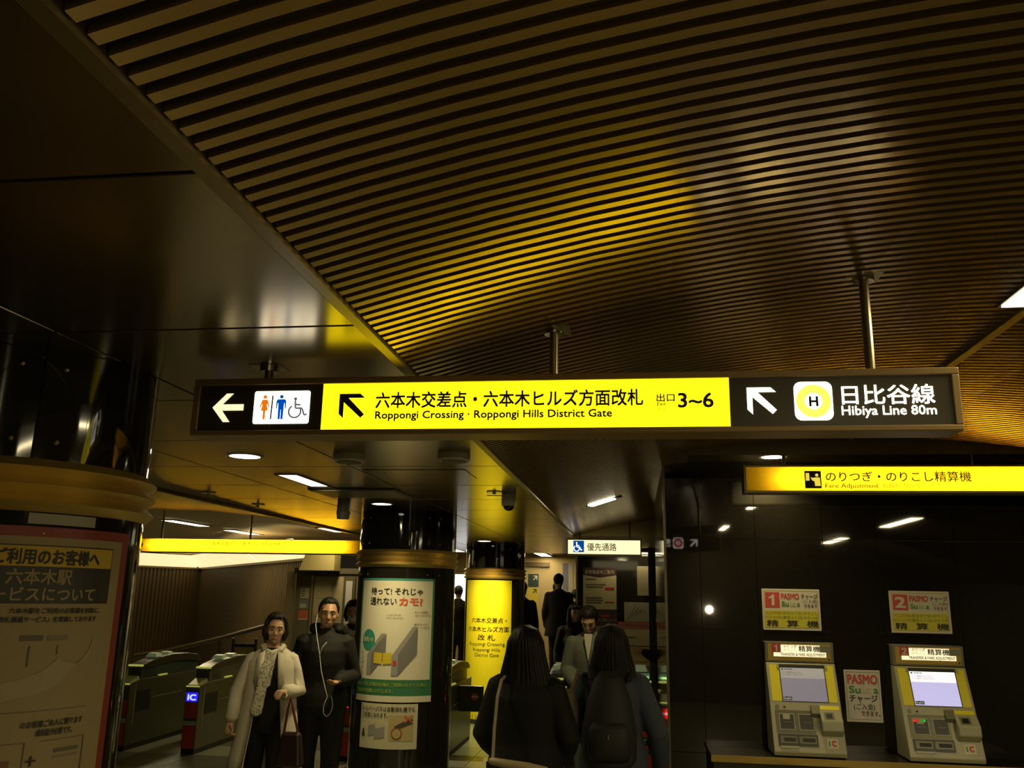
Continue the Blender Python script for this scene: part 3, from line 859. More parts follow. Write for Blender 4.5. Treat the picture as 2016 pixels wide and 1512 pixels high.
# ================================================================== LAMPS AND CEILING FITTINGS
def downlight(x, y, z, r, label, e, lit=True, spread=110):
    t = thing('downlight', label, 'lamp', (x, y, z), group='round recessed downlights')
    mk('trim_ring', MB().lathe([(r, -0.003), (r + 0.018, -0.003), (r + 0.018, 0.004), (r, 0.004)], (x, y, z), 32, close=True), WHITEMETAL, t)
    mk('lens', MB().cyl((x, y, z - 0.002), r, 0.004, n=32), LENS if lit else BLACK, t)
    if e:
        area('downlight_beam', (x, y, z - 0.006), r * 1.9, r * 1.9, e, WARM, shape='DISK', spread=spread, parent=t)
    return t
downlight(-2.104, 4.45, ZC, 0.082, 'lit round downlight in the flat ceiling past the big sign', 12)
downlight(-2.07, 7.00, ZC, 0.078, 'lit round downlight just before the middle pillar', 9, spread=100)
downlight(-2.06, 12.05, ZC, 0.085, 'lit round downlight before the yellow pillar', 36, spread=120)
downlight(0.93, 5.90, 2.70, 0.075, 'lit round downlight in the soffit over the fare machines', 5, spread=120)

def trough(x0, x1, y0, y1, z, label, e, group='recessed fluorescent troughs'):
    t = thing('recessed_light', label, 'lamp', ((x0 + x1) / 2, (y0 + y1) / 2, z), group=group)
    mk('frame', MB().box(x0 - 0.02, x1 + 0.02, y0 - 0.02, y0, z - 0.004, z + 0.02).box(x0 - 0.02, x1 + 0.02, y1, y1 + 0.02, z - 0.004, z + 0.02).box(x0 - 0.02, x0, y0, y1, z - 0.004, z + 0.02).box(x1, x1 + 0.02, y0, y1, z - 0.004, z + 0.02), TRIM, t)
    mk('diffuser', MB().box(x0, x1, y0, y1 - 0.12, z - 0.001, z + 0.006), TUBE, t)
    mk('end_plate', MB().box(x0, x1, y1 - 0.12, y1, z - 0.001, z + 0.006), mat('end_plate_white', (0.6, 0.55, 0.4), 0.5), t)
    if e:
        area('trough_light', ((x0 + x1) / 2, (y0 + y1) / 2, z - 0.012), x1 - x0, y1 - y0, e, WARM, parent=t)
trough(-2.225, -2.105, 5.20, 5.92, ZC, 'bright recessed trough light beside the dark ceiling hatch', 10)
trough(-6.95, -6.75, 12.1, 13.4, vzl(-6.85) - 0.008, 'bright recessed trough light over the ticket gates', 30)
trough(-6.95, -6.75, 14.1, 15.3, vzl(-6.85) - 0.008, 'farther recessed trough light over the ticket gates', 30)
trough(-3.15, -2.95, 14.2, 15.4, ZC, 'recessed trough light behind the yellow pillar', 7)
trough(-1.75, -1.55, 15.4, 16.9, ZC, 'recessed trough light over the stair', 9)
trough(-4.30, -4.12, 11.5, 12.4, vzl(-4.21) - 0.012, 'recessed trough light in front of the booth', 16)
# lamps along the slat vault
def vault_lamp(x0, y0, x1, y1, label, e, w=0.05, group='linear lamps in the slat vault'):
    t = thing('linear_lamp', label, 'lamp', ((x0 + x1) / 2, (y0 + y1) / 2, vz((x0 + x1) / 2)), group=group)
    d = Vector((x1 - x0, y1 - y0, 0)); L = d.length; d.normalize(); n_ = Vector((-d.y, d.x, 0))
    def bar(s0, s1, hw, z0, z1):
        a = Vector((x0, y0, 0)) + d * s0; b_ = Vector((x0, y0, 0)) + d * s1
        za, zb = vz(a.x), vz(b_.x)
        q = [(a - n_ * hw, za), (b_ - n_ * hw, zb), (b_ + n_ * hw, zb), (a + n_ * hw, za)]
        return MB().hexa([(p.x, p.y, z + z0) for p, z in q] + [(p.x, p.y, z + z1) for p, z in q])
    mk('housing', bar(-0.05, L + 0.05, w * 0.75, -0.004, 0.03), VOID, t)
    mk('diffuser', bar(0, L, w * 0.5, -0.014, -0.004), LENS, t, bevel=0.006)
    if e:
        area('lamp_light', ((x0 + x1) / 2, (y0 + y1) / 2, vz((x0 + x1) / 2) - 0.03), L, w, e, WARM, rot=(0, 0, math.atan2(d.y, d.x)), parent=t)
vault_lamp(-0.375, 7.72, -0.165, 7.55, 'short bright lamp set into the far slats', 14, 0.07)
def crown_lamp(y0, y1, label, e):
    t = thing('linear_lamp', label, 'lamp', (1.28, (y0 + y1) / 2, VZ), group='linear lamps in the slat vault')
    mk('housing', MB().box(1.235, 1.325, y0 - 0.02, y1 + 0.02, VZ - 0.008, VZ + 0.03), TRIM, t)
    mk('diffuser', MB().box(1.245, 1.318, y0, y1, VZ - 0.012, VZ - 0.008), LENS, t)
    area('lamp_light', (1.28, (y0 + y1) / 2, VZ - 0.02), 0.075, y1 - y0, e, WARM, parent=t)
crown_lamp(2.30, 2.975, 'bright slot lamp beside the crown strip of the slats', 16)
crown_lamp(-0.9, -0.1, 'bright slot lamp at the crown overhead', 18)
crown_lamp(-3.6, -2.8, 'bright slot lamp at the crown behind the viewer', 24)

trough(2.75, 2.87, 1.9, 3.1, vz(2.8) - 0.006, 'added out of view slot lamp over the machine bay', 45, 'added machine bay lamps')  # added out of view to light floor and machines and bounce onto slats
trough(2.75, 2.87, -1.2, 0.0, vz(2.8) - 0.006, 'added out of view slot lamp over the machine bay behind the viewer', 45, 'added machine bay lamps')  # another added lamp, out of view, for more floor bounce

nl = thing('notice_lamp', 'slim tube lamp above the notices on the black partition', 'lamp', (0.1, 13.45, 2.40))
mk('housing', MB().box(-0.40, 0.60, 13.44, 13.59, 2.425, 2.445), TRIM, nl)
mk('tube', MB().cyl((-0.38, 13.46, 2.413), 0.010, 0.96, axis='x', n=10), mat('notice_tube', (1, 1, 0.9), 0.4, emit=(1.0, 0.85, 0.5), es=1.6), nl)
area('notice_lamp_light', (0.0, 13.40, 2.40), 0.9, 0.05, 2.6, WARM, rot=(R(35), 0, 0), parent=nl)

def drum(x, y, label):
    t = thing('ceiling_speaker', label, 'speaker', (x, y, ZC), group='round ceiling drums')
    mk('body', MB().lathe([(0.0, 0.0), (0.085, 0.0), (0.085, -0.030), (0.078, -0.040), (0.0, -0.040)], (x, y, ZC), 36), WHITEMETAL, t)
    mk('grille', MB().cyl((x, y, ZC - 0.043), 0.066, 0.004, n=32), mat('grille_dark', (0.1, 0.085, 0.05), 0.6), t)
drum(-1.50, 4.42, 'round drum speaker between the two lit ceiling lines')
drum(-0.925, 4.40, 'round drum speaker nearest the slat vault')
cc = thing('dome_camera', 'white dome security camera hanging in the yellow glow', 'camera', (-0.90, 6.28, ZC))
mk('body', MB().lathe([(0.0, 0.0), (0.052, 0.0), (0.054, -0.06), (0.050, -0.085), (0.0, -0.085)], (-0.90, 6.28, ZC), 28), WHITEMETAL, cc)
mk('dome', MB().ball((-0.90, 6.28, ZC - 0.085), 0.040, 0.040, 0.036), mat('dome_black', (0.01, 0.01, 0.01), 0.05), cc, smooth=True)
mk('bracket', MB().box(-1.06, -0.94, 6.25, 6.26, ZC - 0.014, ZC - 0.008), STEEL, cc)
ps = thing('ceiling_beacon', 'grey cylinder speaker hanging before the middle pillar', 'speaker', (-2.30, 6.72, ZC))
mk('body', MB().lathe([(0.0, 0.0), (0.052, 0.0), (0.052, -0.085), (0.058, -0.095), (0.048, -0.150), (0.0, -0.150)], (-2.30, 6.72, ZC), 28), mat('beacon_grey', (0.16, 0.15, 0.12), 0.5), ps)
def sprinkler(x, y, label):
    t = thing('sprinkler', label, 'sprinkler', (x, y, ZC), group='ceiling sprinklers')
    mk('rosette', MB().cyl((x, y, ZC - 0.005), 0.055, 0.005, n=24), STEEL, t)
    mk('head', MB().cyl((x, y, ZC - 0.022), 0.012, 0.018, n=12), CHROME, t)
sprinkler(-3.20, 6.21, 'small round sprinkler nearer the big sign')
sprinkler(-3.19, 7.08, 'small round sprinkler farther from the big sign')
sprinkler(-0.98, 6.1, 'small sprinkler beside the dome camera')
hb = thing('ceiling_hatch', 'dark rectangular hatch box on the flat ceiling', 'hatch', (-1.98, 6.17, ZC))
mk('frame', MB().box(-2.30, -1.66, 5.91, 6.43, ZC - 0.012, ZC), mat('hatch_dark', (0.05, 0.042, 0.02), 0.5), hb)
mk('plate', MB().box(-2.28, -1.68, 5.93, 6.41, ZC - 0.016, ZC - 0.012), mat('hatch_plate', (0.035, 0.03, 0.015), 0.4), hb)
ha = thing('access_panel', 'thin outlined access panel in the flat ceiling by the slats', 'hatch', (-1.25, 5.2, ZC))
mk('panel', MB().box(-1.60, -0.98, 4.98, 5.40, ZC - 0.003, ZC), CEIL, ha)
mk('keyhole', MB().cyl((-1.5, 5.1, ZC - 0.005), 0.008, 0.003, n=10), BLACK, ha)

# ================================================================== FARE MACHINES AND THE POSTERS BESIDE THEM
WP = 6.1245
PINKRED = mat('print_pink_red', (0.55, 0.055, 0.045), 0.55)
SGREEN = mat('print_leaf_green', (0.05, 0.22, 0.04), 0.55)
SPALE = mat('print_pale_green', (0.42, 0.46, 0.26), 0.55)
NAVYP = mat('print_navy', (0.035, 0.03, 0.12), 0.55)
CARD = mat('notice_card', (0.62, 0.57, 0.40), 0.5)
CARDY = mat('notice_card_yellow', (0.60, 0.55, 0.02), 0.5)
ONE = [(.42, 0), (.72, 0), (.72, 1), (.50, 1), (.38, .86), (.10, .76), (.10, .62), (.42, .68)]
def fare_notice(x0, num, label):
    t = thing('fare_notice', label, 'notice', (x0 + 0.186, WP, 1.58), group='numbered fare notices')
    mk('card', MB().box(x0, x0 + 0.372, WP - 0.006, WP, 1.580, 1.845), CARD, t)
    y = WP - 0.0062
    pp(t, 'rule', ring_rect(x0 + 0.013, x0 + 0.358, 1.594, 1.832, 0.0018), y, mat('print_thin_brown', (0.35, 0.25, 0.08), 0.6), 0.0004)
    pp(t, 'yellow_field', [(x0 + 0.016, 1.597), (x0 + 0.355, 1.597), (x0 + 0.355, 1.704), (x0 + 0.016, 1.704)], y, CARDY, 0.0006)
    pp(t, 'number_square', [(x0 + 0.020, 1.722), (x0 + 0.114, 1.722), (x0 + 0.114, 1.822), (x0 + 0.020, 1.822)], y, PINKRED, 0.0006)
    yt = y - 0.0012
    if num == '1':
        pp(t, 'numeral', place(ONE, x0 + 0.038, x0 + 0.096, 1.736, 1.808), y - 0.0008, CARD, 0.0006)
    else:
        text(t, num, x0 + 0.067, 1.739, 0.094, CARD, y=yt, align='C', width=0.068, bold=0.035)
    text(t, 'PASMO', x0 + 0.124, 1.779, 0.052, PINKRED, y=yt, width=0.116, bold=0.03)
    text(t, 'Su', x0 + 0.126, 1.733, 0.045, SGREEN, y=yt, width=0.046, bold=0.025)
    text(t, 'ic', x0 + 0.180, 1.733, 0.045, SPALE, y=yt, width=0.036, bold=0.025)
    text(t, 'a', x0 + 0.224, 1.733, 0.045, SGREEN, y=yt, width=0.020, bold=0.025)
    text(t, 'チャージ', x0 + 0.252, 1.785, 0.034, NAVYP, y=yt, width=0.106, bold=0.02)
    text(t, '(ご入金)', x0 + 0.264, 1.757, 0.026, NAVYP, y=yt, width=0.092)
    text(t, 'できます', x0 + 0.268, 1.728, 0.024, NAVYP, y=yt, width=0.086, bold=0.015)
    text(t, '大江戸線', x0 + 0.018, 1.680, 0.023, mat('print_ochre_red', (0.42, 0.13, 0.02), 0.6), y=yt, width=0.102)
    text(t, '(都営地下鉄)', x0 + 0.124, 1.680, 0.023, mat('print_olive_green', (0.20, 0.24, 0.03), 0.6), y=yt, width=0.13)
    text(t, 'のりこし', x0 + 0.262, 1.680, 0.023, mat('print_dark'), y=yt, width=0.092)
    text(t, '日比谷線', x0 + 0.018, 1.652, 0.023, mat('print_dull_olive', (0.32, 0.24, 0.03), 0.6), y=yt, width=0.102)
    text(t, '(東京メトロ)', x0 + 0.124, 1.652, 0.023, mat('print_dark'), y=yt, width=0.13)
    text(t, 'のりつぎ', x0 + 0.262, 1.652, 0.023, mat('print_dark'), y=yt, width=0.092)
    for k, ch in enumerate('精算機'):
        text(t, ch, x0 + 0.024 + k * 0.128, 1.605, 0.045, INKB, y=yt, width=0.076, bold=0.02)
def ring_rect(x0, x1, z0, z1, t):
    return [(x0, z0), (x1, z0), (x1, z1), (x0, z1), (x0, z0 + t), (x0 + t, z0 + t), (x0 + t, z1 - t), (x1 - t, z1 - t), (x1 - t, z0 + t), (x0, z0 + t)]
fare_notice(0.844, '1', 'yellow and white charge notice with a red number one')
fare_notice(1.655, '2', 'yellow and white charge notice with a red number two')
pc = thing('charge_notice', 'upright white charge card poster between the two machines', 'notice', (1.448, WP, 1.025))
mk('card', MB().box(1.337, 1.559, WP - 0.006, WP, 1.025, 1.342), mat('white_card', (0.60, 0.56, 0.46), 0.5), pc)
pp(pc, 'rule', ring_rect(1.349, 1.547, 1.040, 1.329, 0.0016), WP - 0.0062, INKB, 0.0004)
yt = WP - 0.0075
text(pc, 'PASMO', 1.355, 1.258, 0.078, PINKRED, y=yt, width=0.186, bold=0.03)
text(pc, 'Su', 1.362, 1.200, 0.062, SGREEN, y=yt, width=0.072, bold=0.025)
text(pc, 'ic', 1.447, 1.200, 0.062, SPALE, y=yt, width=0.048, bold=0.01)
text(pc, 'a', 1.512, 1.200, 0.062, SGREEN, y=yt, width=0.030, bold=0.025)
text(pc, 'チャージ', 1.362, 1.150, 0.048, NAVYP, y=yt, width=0.172, bold=0.03)
text(pc, '(ご入金)', 1.385, 1.103, 0.040, NAVYP, y=yt, width=0.130, bold=0.01)
text(pc, 'できます。', 1.428, 1.064, 0.034, INKB, y=yt, width=0.115, bold=0.02)

CASE = mat('machine_casing', (0.34, 0.325, 0.20), 0.42)
CASED = mat('machine_casing_dark', (0.16, 0.15, 0.085), 0.42)
AMBER = mat('machine_amber', (0.45, 0.29, 0.03), 0.45)
MYEL = mat('machine_yellow', (0.72, 0.62, 0.02), 0.4)
SMOKE = mat('machine_black_plastic', (0.012, 0.011, 0.006), 0.45)
HLIT = mat('machine_header_lit', (1, 0.95, 0.8), 0.5, emit=(1.0, 0.86, 0.52), es=1.0)
SLOTM = mat('slot_metal', (0.085, 0.08, 0.045), 0.4, 0.5)
def machine(x0, num, label, scr):
    t = thing('fare_machine', label, 'ticket machine', (x0 + 0.215, 5.98, 0.845), group='fare adjustment machines')
    x1 = x0 + 0.43
    mk('body', MB().prism([(6.12, 0.845), (5.858, 0.845), (5.850, 0.868), (5.945, 1.140), (6.045, 1.378), (6.12, 1.378)], x0, x1, 'yz'), CASE, t, bevel=0.004)
    hd = mk('header', MB().box(x0, x1, 6.052, 6.12, 1.382, 1.507), CASED, t, bevel=0.003)
    yh = 6.0515
    mk('header_face', MB().box(x0 + 0.018, x1 - 0.018, yh - 0.002, yh, 1.393, 1.497), AMBER, hd)
    mk('lit_window', MB().box(x0 + 0.100, x0 + 0.345, yh - 0.0035, yh - 0.002, 1.447, 1.490), HLIT, hd)
    mk('lit_window', MB().box(x0 + 0.054, x0 + 0.382, yh - 0.0035, yh - 0.002, 1.417, 1.447), HLIT, hd)
    mk('number_square', MB().box(x0 + 0.044, x0 + 0.100, yh - 0.005, yh - 0.002, 1.442, 1.497), PINKRED, hd)
    mk('plate', MB().box(x0 + 0.342, x0 + 0.413, yh - 0.006, yh - 0.002, 1.450, 1.487), mat('plate_green_grey', (0.2, 0.22, 0.15), 0.5), hd)
    mk('lock', MB().cyl((x1 - 0.032, yh - 0.006, 1.405), 0.006, 0.005, 'y', 12), BLACK, hd)
    if num == '1':
        pp(hd, 'numeral', place(ONE, x0 + 0.054, x0 + 0.088, 1.449, 1.490), yh - 0.0052, CARD, 0.0006)
    else:
        text(hd, num, x0 + 0.072, 1.449, 0.056, CARD, y=yh - 0.006, align='C', width=0.036, bold=0.04)
    text(hd, 'のりつぎ', x0 + 0.118, 1.473, 0.020, INK, y=yh - 0.0045, width=0.082, bold=0.01)
    text(hd, 'のりこし', x0 + 0.118, 1.452, 0.020, mat('sign_ink_faint'), y=yh - 0.0045, width=0.082)
    text(hd, '精算機', x0 + 0.212, 1.453, 0.040, INK, y=yh - 0.0045, width=0.132, bold=0.018)
    text(hd, 'TRANSFER & FARE ADJUSTMENT', x0 + 0.096, 1.423, 0.025, INK, y=yh - 0.0045, width=0.280, bold=0.015)
    def fr(p, q):
        p, q = Vector(p), Vector(q)
        V = (q - p).normalized()
        N = Vector((0, -V.z, V.y))
        return p, Vector((1, 0, 0)), V, N
    def fq(parent, name, F, u0, u1, v0, v1, m, l0=0.0, l1=0.002, bevel=0.0):
        O, U, V, N = F
        q = [(u0, v0), (u1, v0), (u1, v1), (u0, v1)]
        lo = [O + U * a + V * b + N * l0 for a, b in q]
        hi = [O + U * a + V * b + N * l1 for a, b in q]
        return mk(name, MB().add([tuple(v) for v in lo + hi], [(3, 2, 1, 0), (4, 5, 6, 7), (0, 1, 5, 4), (1, 2, 6, 5), (2, 3, 7, 6), (3, 0, 4, 7)]), m, parent, bevel=bevel)
    F = fr((x0, 5.945, 1.140), (x0, 6.045, 1.378))
    fq(t, 'yellow_strip', F, 0.018, 0.078, 0.014, 0.246, MYEL)
    fq(t, 'yellow_strip', F, 0.362, 0.414, 0.014, 0.246, MYEL)
    sc = fq(t, 'screen', F, 0.078, 0.362, 0.012, 0.248, SMOKE, 0, 0.002)
    br = scr
    fq(sc, 'screen_image', F, 0.084, 0.356, 0.016, 0.160, mat('screen_lavender_%s' % num, (0.3, 0.3, 0.4), 0.3, emit=(0.50, 0.47, 0.78), es=br * 0.95), 0.002, 0.0028)
    fq(sc, 'screen_image', F, 0.084, 0.356, 0.160, 0.226, mat('screen_white_%s' % num, (0.4, 0.4, 0.4), 0.3, emit=(0.90, 0.85, 0.92), es=br * 1.05), 0.002, 0.0028)
    fq(sc, 'language_key', F, 0.088, 0.140, 0.022, 0.042, BLACK, 0.0028, 0.0034)
    O, U, V, N = F
    text(sc, 'English', 0.092, 0.027, 0.016, mat('screen_text_white', (0.5, 0.5, 0.5), 0.5, emit=(0.8, 0.8, 0.8), es=0.5), frame=(O + N * 0.0040, U, V), width=0.044)
    text(sc, '◆ 精算機', 0.090, 0.212, 0.012, INKB, frame=(O + N * 0.0034, U, V), width=0.07)
    text(sc, 'きっぷ・回数券をお入れください', 0.092, 0.192, 0.011, GREYP, frame=(O + N * 0.0034, U, V), width=0.125)
    text(sc, 'チャージの時はカードをお入れください', 0.092, 0.178, 0.011, GREYP, frame=(O + N * 0.0034, U, V), width=0.135)
    for u in (0.066, 0.362):
        fq(t, 'shade_clip', F, u, u + 0.013, 0.222, 0.246, CASE, 0.002, 0.010)
    G = fr((x0, 5.850, 0.868), (x0, 5.945, 1.140))
    O, U, V, N = G
    mk('speaker', MB().add([tuple(O + U * (0.042 + 0.013 * math.cos(a)) + V * (0.268 + 0.013 * math.sin(a)) + N * h) for h in (0, 0.003) for a in [k * math.pi / 8 for k in range(16)]], [tuple(range(16, 32))] + [(i, (i + 1) % 16, 16 + (i + 1) % 16, 16 + i) for i in range(16)]), CASED, t)
    fq(t, 'button', G, 0.080, 0.092, 0.262, 0.272, BLACK, 0, 0.004)
    cpn = fq(t, 'coin_panel', G, 0.026, 0.262, 0.112, 0.248, SLOTM, 0, 0.003)
    lpn = fq(t, 'tray_panel', G, 0.030, 0.268, 0.036, 0.106, SMOKE, 0, 0.003)
    for (u0, u1, v0, v1) in ((0.046, 0.140, 0.130, 0.228), (0.164, 0.256, 0.130, 0.228)):
        fq(cpn, 'slot_frame', G, u0, u1, v0, v1, CASE, 0.003, 0.0055)
        fq(cpn, 'slot', G, u0 + 0.005, u1 - 0.005, v0 + 0.005, v1 - 0.005, SMOKE, 0.0055, 0.0062)
        fq(cpn, 'slot_lip', G, u0 + 0.02, u1 - 0.02, v0 + 0.042, v0 + 0.047, SLOTM, 0.0062, 0.010)
    fq(cpn, 'slot_label', G, 0.070, 0.112, 0.192, 0.222, CASE, 0.0062, 0.009)
    if num == '2':
        fq(cpn, 'red_indicator', G, 0.050, 0.084, 0.204, 0.220, mat('led_red', (0.5, 0.02, 0.02), 0.5, emit=(1, 0.03, 0.02), es=0.45), 0.0062, 0.009)
        fq(cpn, 'green_indicator', G, 0.092, 0.124, 0.204, 0.220, mat('led_green', (0.02, 0.4, 0.04), 0.5, emit=(0.06, 0.7, 0.05), es=0.35), 0.0062, 0.009)
    for (u0, u1, v0, v1) in ((0.044, 0.142, 0.052, 0.094), (0.156, 0.258, 0.052, 0.094)):
        fq(lpn, 'slot_frame', G, u0, u1, v0, v1, SLOTM, 0.003, 0.0055)
        fq(lpn, 'slot', G, u0 + 0.02, u1 - 0.008, v0 + 0.010, v1 - 0.010, BLACK, 0.0055, 0.0062)
    fq(t, 'tray_lip', G, 0.040, 0.150, 0.024, 0.036, CASE, 0, 0.008)
    # projecting card reader
    def wedge(u0, u1, prof):
        n_ = len(prof)
        vs = [tuple(O + U * u + V * v + N * h) for u in (u0, u1) for (v, h) in prof]
        return MB().add(vs, [tuple(range(n_)), tuple(range(2 * n_ - 1, n_ - 1, -1))] + [(i, n_ + i, n_ + (i + 1) % n_, (i + 1) % n_) for i in range(n_)])
    rd = mk('card_reader', wedge(0.292, 0.420, [(0.283, 0.0), (0.283, 0.012), (0.176, 0.062), (0.120, 0.052), (0.098, 0.0)]), CASE, t, bevel=0.006)
    mk('reader_arm', wedge(0.244, 0.300, [(0.283, 0.0), (0.283, 0.012), (0.225, 0.034), (0.206, 0.0)]), CASED, t, bevel=0.004)
    d_ = (Vector((0.176, 0.062)) - Vector((0.283, 0.012)))
    def on_slope(u0, u1, s0, s1, m, name, th=0.002):
        nn = Vector((-d_.y, d_.x)); nn = -nn.normalized() if nn.y > 0 else nn.normalized()
        nn = Vector((0.42, 0.907))
        q = []
        for h in (0.0, th):
            for (u, s) in ((u0, s0), (u1, s0), (u1, s1), (u0, s1)):
                p = Vector((0.283, 0.012)) + d_ * s + nn * h
                q.append(tuple(O + U * u + V * p.x + N * p.y))
        return mk(name, MB().add(q, [(3, 2, 1, 0), (4, 5, 6, 7), (0, 1, 5, 4), (1, 2, 6, 5), (2, 3, 7, 6), (3, 0, 4, 7)]), m, rd)
    on_slope(0.298, 0.412, 0.06, 0.30, MYEL, 'yellow_label')
    on_slope(0.312, 0.372, 0.45, 0.88, CASED, 'reader_bezel')
    on_slope(0.324, 0.360, 0.55, 0.82, SMOKE, 'reader_window', 0.004)
    ic = fq(t, 'sticker', G, 0.318, 0.384, 0.030, 0.088, CARD, 0, 0.002)
    text(ic, 'i', 0.328, 0.044, 0.044, SGREEN, frame=(O + N * 0.0028, U, V), bold=0.05)
    text(ic, 'C', 0.346, 0.044, 0.044, PINKRED, frame=(O + N * 0.0028, U, V), bold=0.06, width=0.028)
    fq(t, 'maker_plate', G, 0.350, 0.424, 0.008, 0.018, mat('plate_pale', (0.45, 0.42, 0.28), 0.5), 0, 0.001)
machine(0.838, '1', 'fare adjustment machine with a dim screen under the number one', 0.15)
machine(1.629, '2', 'fare adjustment machine with a bright screen under the number two', 1.0)
ld = thing('counter_ledge', 'worn brass ledge running under the fare machines', 'ledge', (2.4, 5.98, 0.80))
mk('brass_edge', MB().box(0.455, 4.58, 5.832, 5.842, 0.798, 0.838), mat('worn_brass', (0.40, 0.28, 0.07), 0.45, 0.6, noise=(7, 0.55, (0.5, 1, 3))), ld)
mk('ledge_top', MB().box(0.455, 4.58, 5.842, 6.123, 0.805, 0.838), mat('ledge_black', (0.02, 0.017, 0.01), 0.3), ld)
mk('ledge_front', MB().box(0.47, 4.58, 5.85, 6.123, 0.001, 0.80), mat('ledge_black'), ld)
# lamp on the back wall, mirrored in the black stone
bl = thing('wall_lamp', 'small bright globe lamp on the wall behind the viewer', 'lamp', (1.32, -4.08, 1.57))
mk('globe', MB().ball((1.32, -4.0, 1.57), 0.07, 0.07, 0.07), mat('globe_lamp', (1, 1, 1), 0.5, emit=(1, 0.88, 0.6), es=60), bl, smooth=True)
mk('bracket', MB().box(1.29, 1.35, -4.098, -4.05, 1.47, 1.55), STEEL, bl)

# ================================================================== TICKET GATES
GB = mat('gate_body', (0.13, 0.125, 0.065), 0.32, 0.4)
GCOWL = mat('gate_cowl', (0.045, 0.038, 0.018), 0.3)
GLASS = mat('gate_smoked', (0.05, 0.07, 0.05), 0.12)
GRED = mat('gate_red', (0.55, 0.055, 0.03), 0.45)
GTOP = mat('gate_pale_green', (0.42, 0.48, 0.32), 0.3)
GBUMP = mat('gate_sensor_cap', (0.50, 0.58, 0.40), 0.3, emit=(0.35, 0.5, 0.25), es=0.12)
NOENT = mat('no_entry_red', (0.6, 0.02, 0.02), 0.4, emit=(1.0, 0.018, 0.012), es=1.3)
NOBAR = mat('no_entry_bar', (0.8, 0.6, 0.6), 0.4, emit=(1.0, 0.75, 0.8), es=1.1)
def gate(xc, label, L=1.8, ic=False, noentry=False, flap=False, y0=9.6, display=False, w=0.16):
    t = thing('ticket_gate', label, 'ticket gate', (xc, y0 + L / 2, 0), group='automatic ticket gates')
    h = w / 2
    k = L / 1.8
    mk('plinth', MB().box(xc - h + 0.005, xc + h - 0.005, y0 + 0.01, y0 + L - 0.01, 0.0, 0.05), BLACK, t)
    mk('body', MB().prism([(y0, 0.05), (y0, 0.69), (y0 + 0.02, 0.72), (y0 + 0.20 * k, 0.745), (y0 + L, 0.745), (y0 + L, 0.05)], xc - h, xc + h, 'yz'), GB, t, bevel=0.006)
    mk('screen_panel', MB().box(xc - h + 0.02, xc + h - 0.02, y0 + 0.26 * k, y0 + 1.58 * k, 0.745, 0.90), GLASS, t)
    cow = [(.20, .855), (.21, .895), (.35, .93), (.60, .965), (.90, .985), (1.25, .975), (1.52, .945), (1.64, .90), (1.63, .86), (1.45, .872), (1.20, .893), (.90, .90), (.60, .885), (.35, .862)]
    mk('cowl', MB().prism([(y0 + a * k, b) for a, b in cow], xc - h - 0.004, xc + h + 0.004, 'yz'), GCOWL, t, bevel=0.006)
    mk('cowl_post', MB().box(xc - h, xc + h, y0 + 0.20 * k, y0 + 0.27 * k, 0.745, 0.87), GB, t)
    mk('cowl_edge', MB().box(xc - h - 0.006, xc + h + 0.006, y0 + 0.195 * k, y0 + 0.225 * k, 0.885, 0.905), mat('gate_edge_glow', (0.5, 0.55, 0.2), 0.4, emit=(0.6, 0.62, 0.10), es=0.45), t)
    for yy in (0.58, 0.86):
        mk('sensor_cap', MB().hexa([(xc - .07, y0 + (yy - .07) * k, .970), (xc + .07, y0 + (yy - .07) * k, .970), (xc + .07, y0 + (yy + .07) * k, .985), (xc - .07, y0 + (yy + .07) * k, .985), (xc - .05, y0 + (yy - .04) * k, 1.008), (xc + .05, y0 + (yy - .04) * k, 1.008), (xc + .05, y0 + (yy + .04) * k, 1.015), (xc - .05, y0 + (yy + .04) * k, 1.015)]), GBUMP, t)
    mk('card_reader', MB().hexa([(xc - h, y0 - .004, .70), (xc + h, y0 - .004, .70), (xc + h, y0 + .19 * k, .745), (xc - h, y0 + .19 * k, .745), (xc - h + .01, y0 + .01, .725), (xc + h - .01, y0 + .01, .725), (xc + h - .01, y0 + .18 * k, .785), (xc - h + .01, y0 + .18 * k, .785)]), GTOP, t, bevel=0.004)
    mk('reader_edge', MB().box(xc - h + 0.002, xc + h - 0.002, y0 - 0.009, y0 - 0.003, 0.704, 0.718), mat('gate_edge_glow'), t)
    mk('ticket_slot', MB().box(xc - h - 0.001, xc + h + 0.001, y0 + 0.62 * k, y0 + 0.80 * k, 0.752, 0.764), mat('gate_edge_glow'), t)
    f0 = y0 - 0.001
    mk('red_panel', MB().box(xc - h + 0.012, xc + h - 0.012, f0 - 0.003, f0, 0.06, 0.295), GRED, t)
    mk('red_panel', MB().box(xc - h + 0.012, xc + h - 0.012, f0 - 0.003, f0, 0.375, 0.54), GRED, t)
    mk('pale_band', MB().box(xc - h + 0.005, xc + h - 0.005, f0 - 0.004, f0, 0.30, 0.345), GTOP, t)
    if ic:
        si = mk('card_sign', MB().box(xc - h + 0.012, xc + h - 0.012, f0 - 0.004, f0, 0.55, 0.645), mat('ic_blue', (0, 0.02, 0.4), 0.4, emit=(0.02, 0.015, 0.75), es=1.2), t)
        text(si, 'IC', xc, 0.566, 0.085, mat('ic_white', (0.8, 0.8, 0.9), 0.4, emit=(0.7, 0.75, 1.0), es=1.0), y=f0 - 0.0052, align='C', width=0.10, bold=0.03)
    if noentry:
        si = mk('no_entry_light', MB().cyl((xc, f0 - 0.005, 0.605), 0.058, 0.005, 'y', 28), NOENT, t)
        mk('no_entry_bar', MB().box(xc - 0.042, xc + 0.042, f0 - 0.0065, f0 - 0.005, 0.595, 0.615), NOBAR, si)
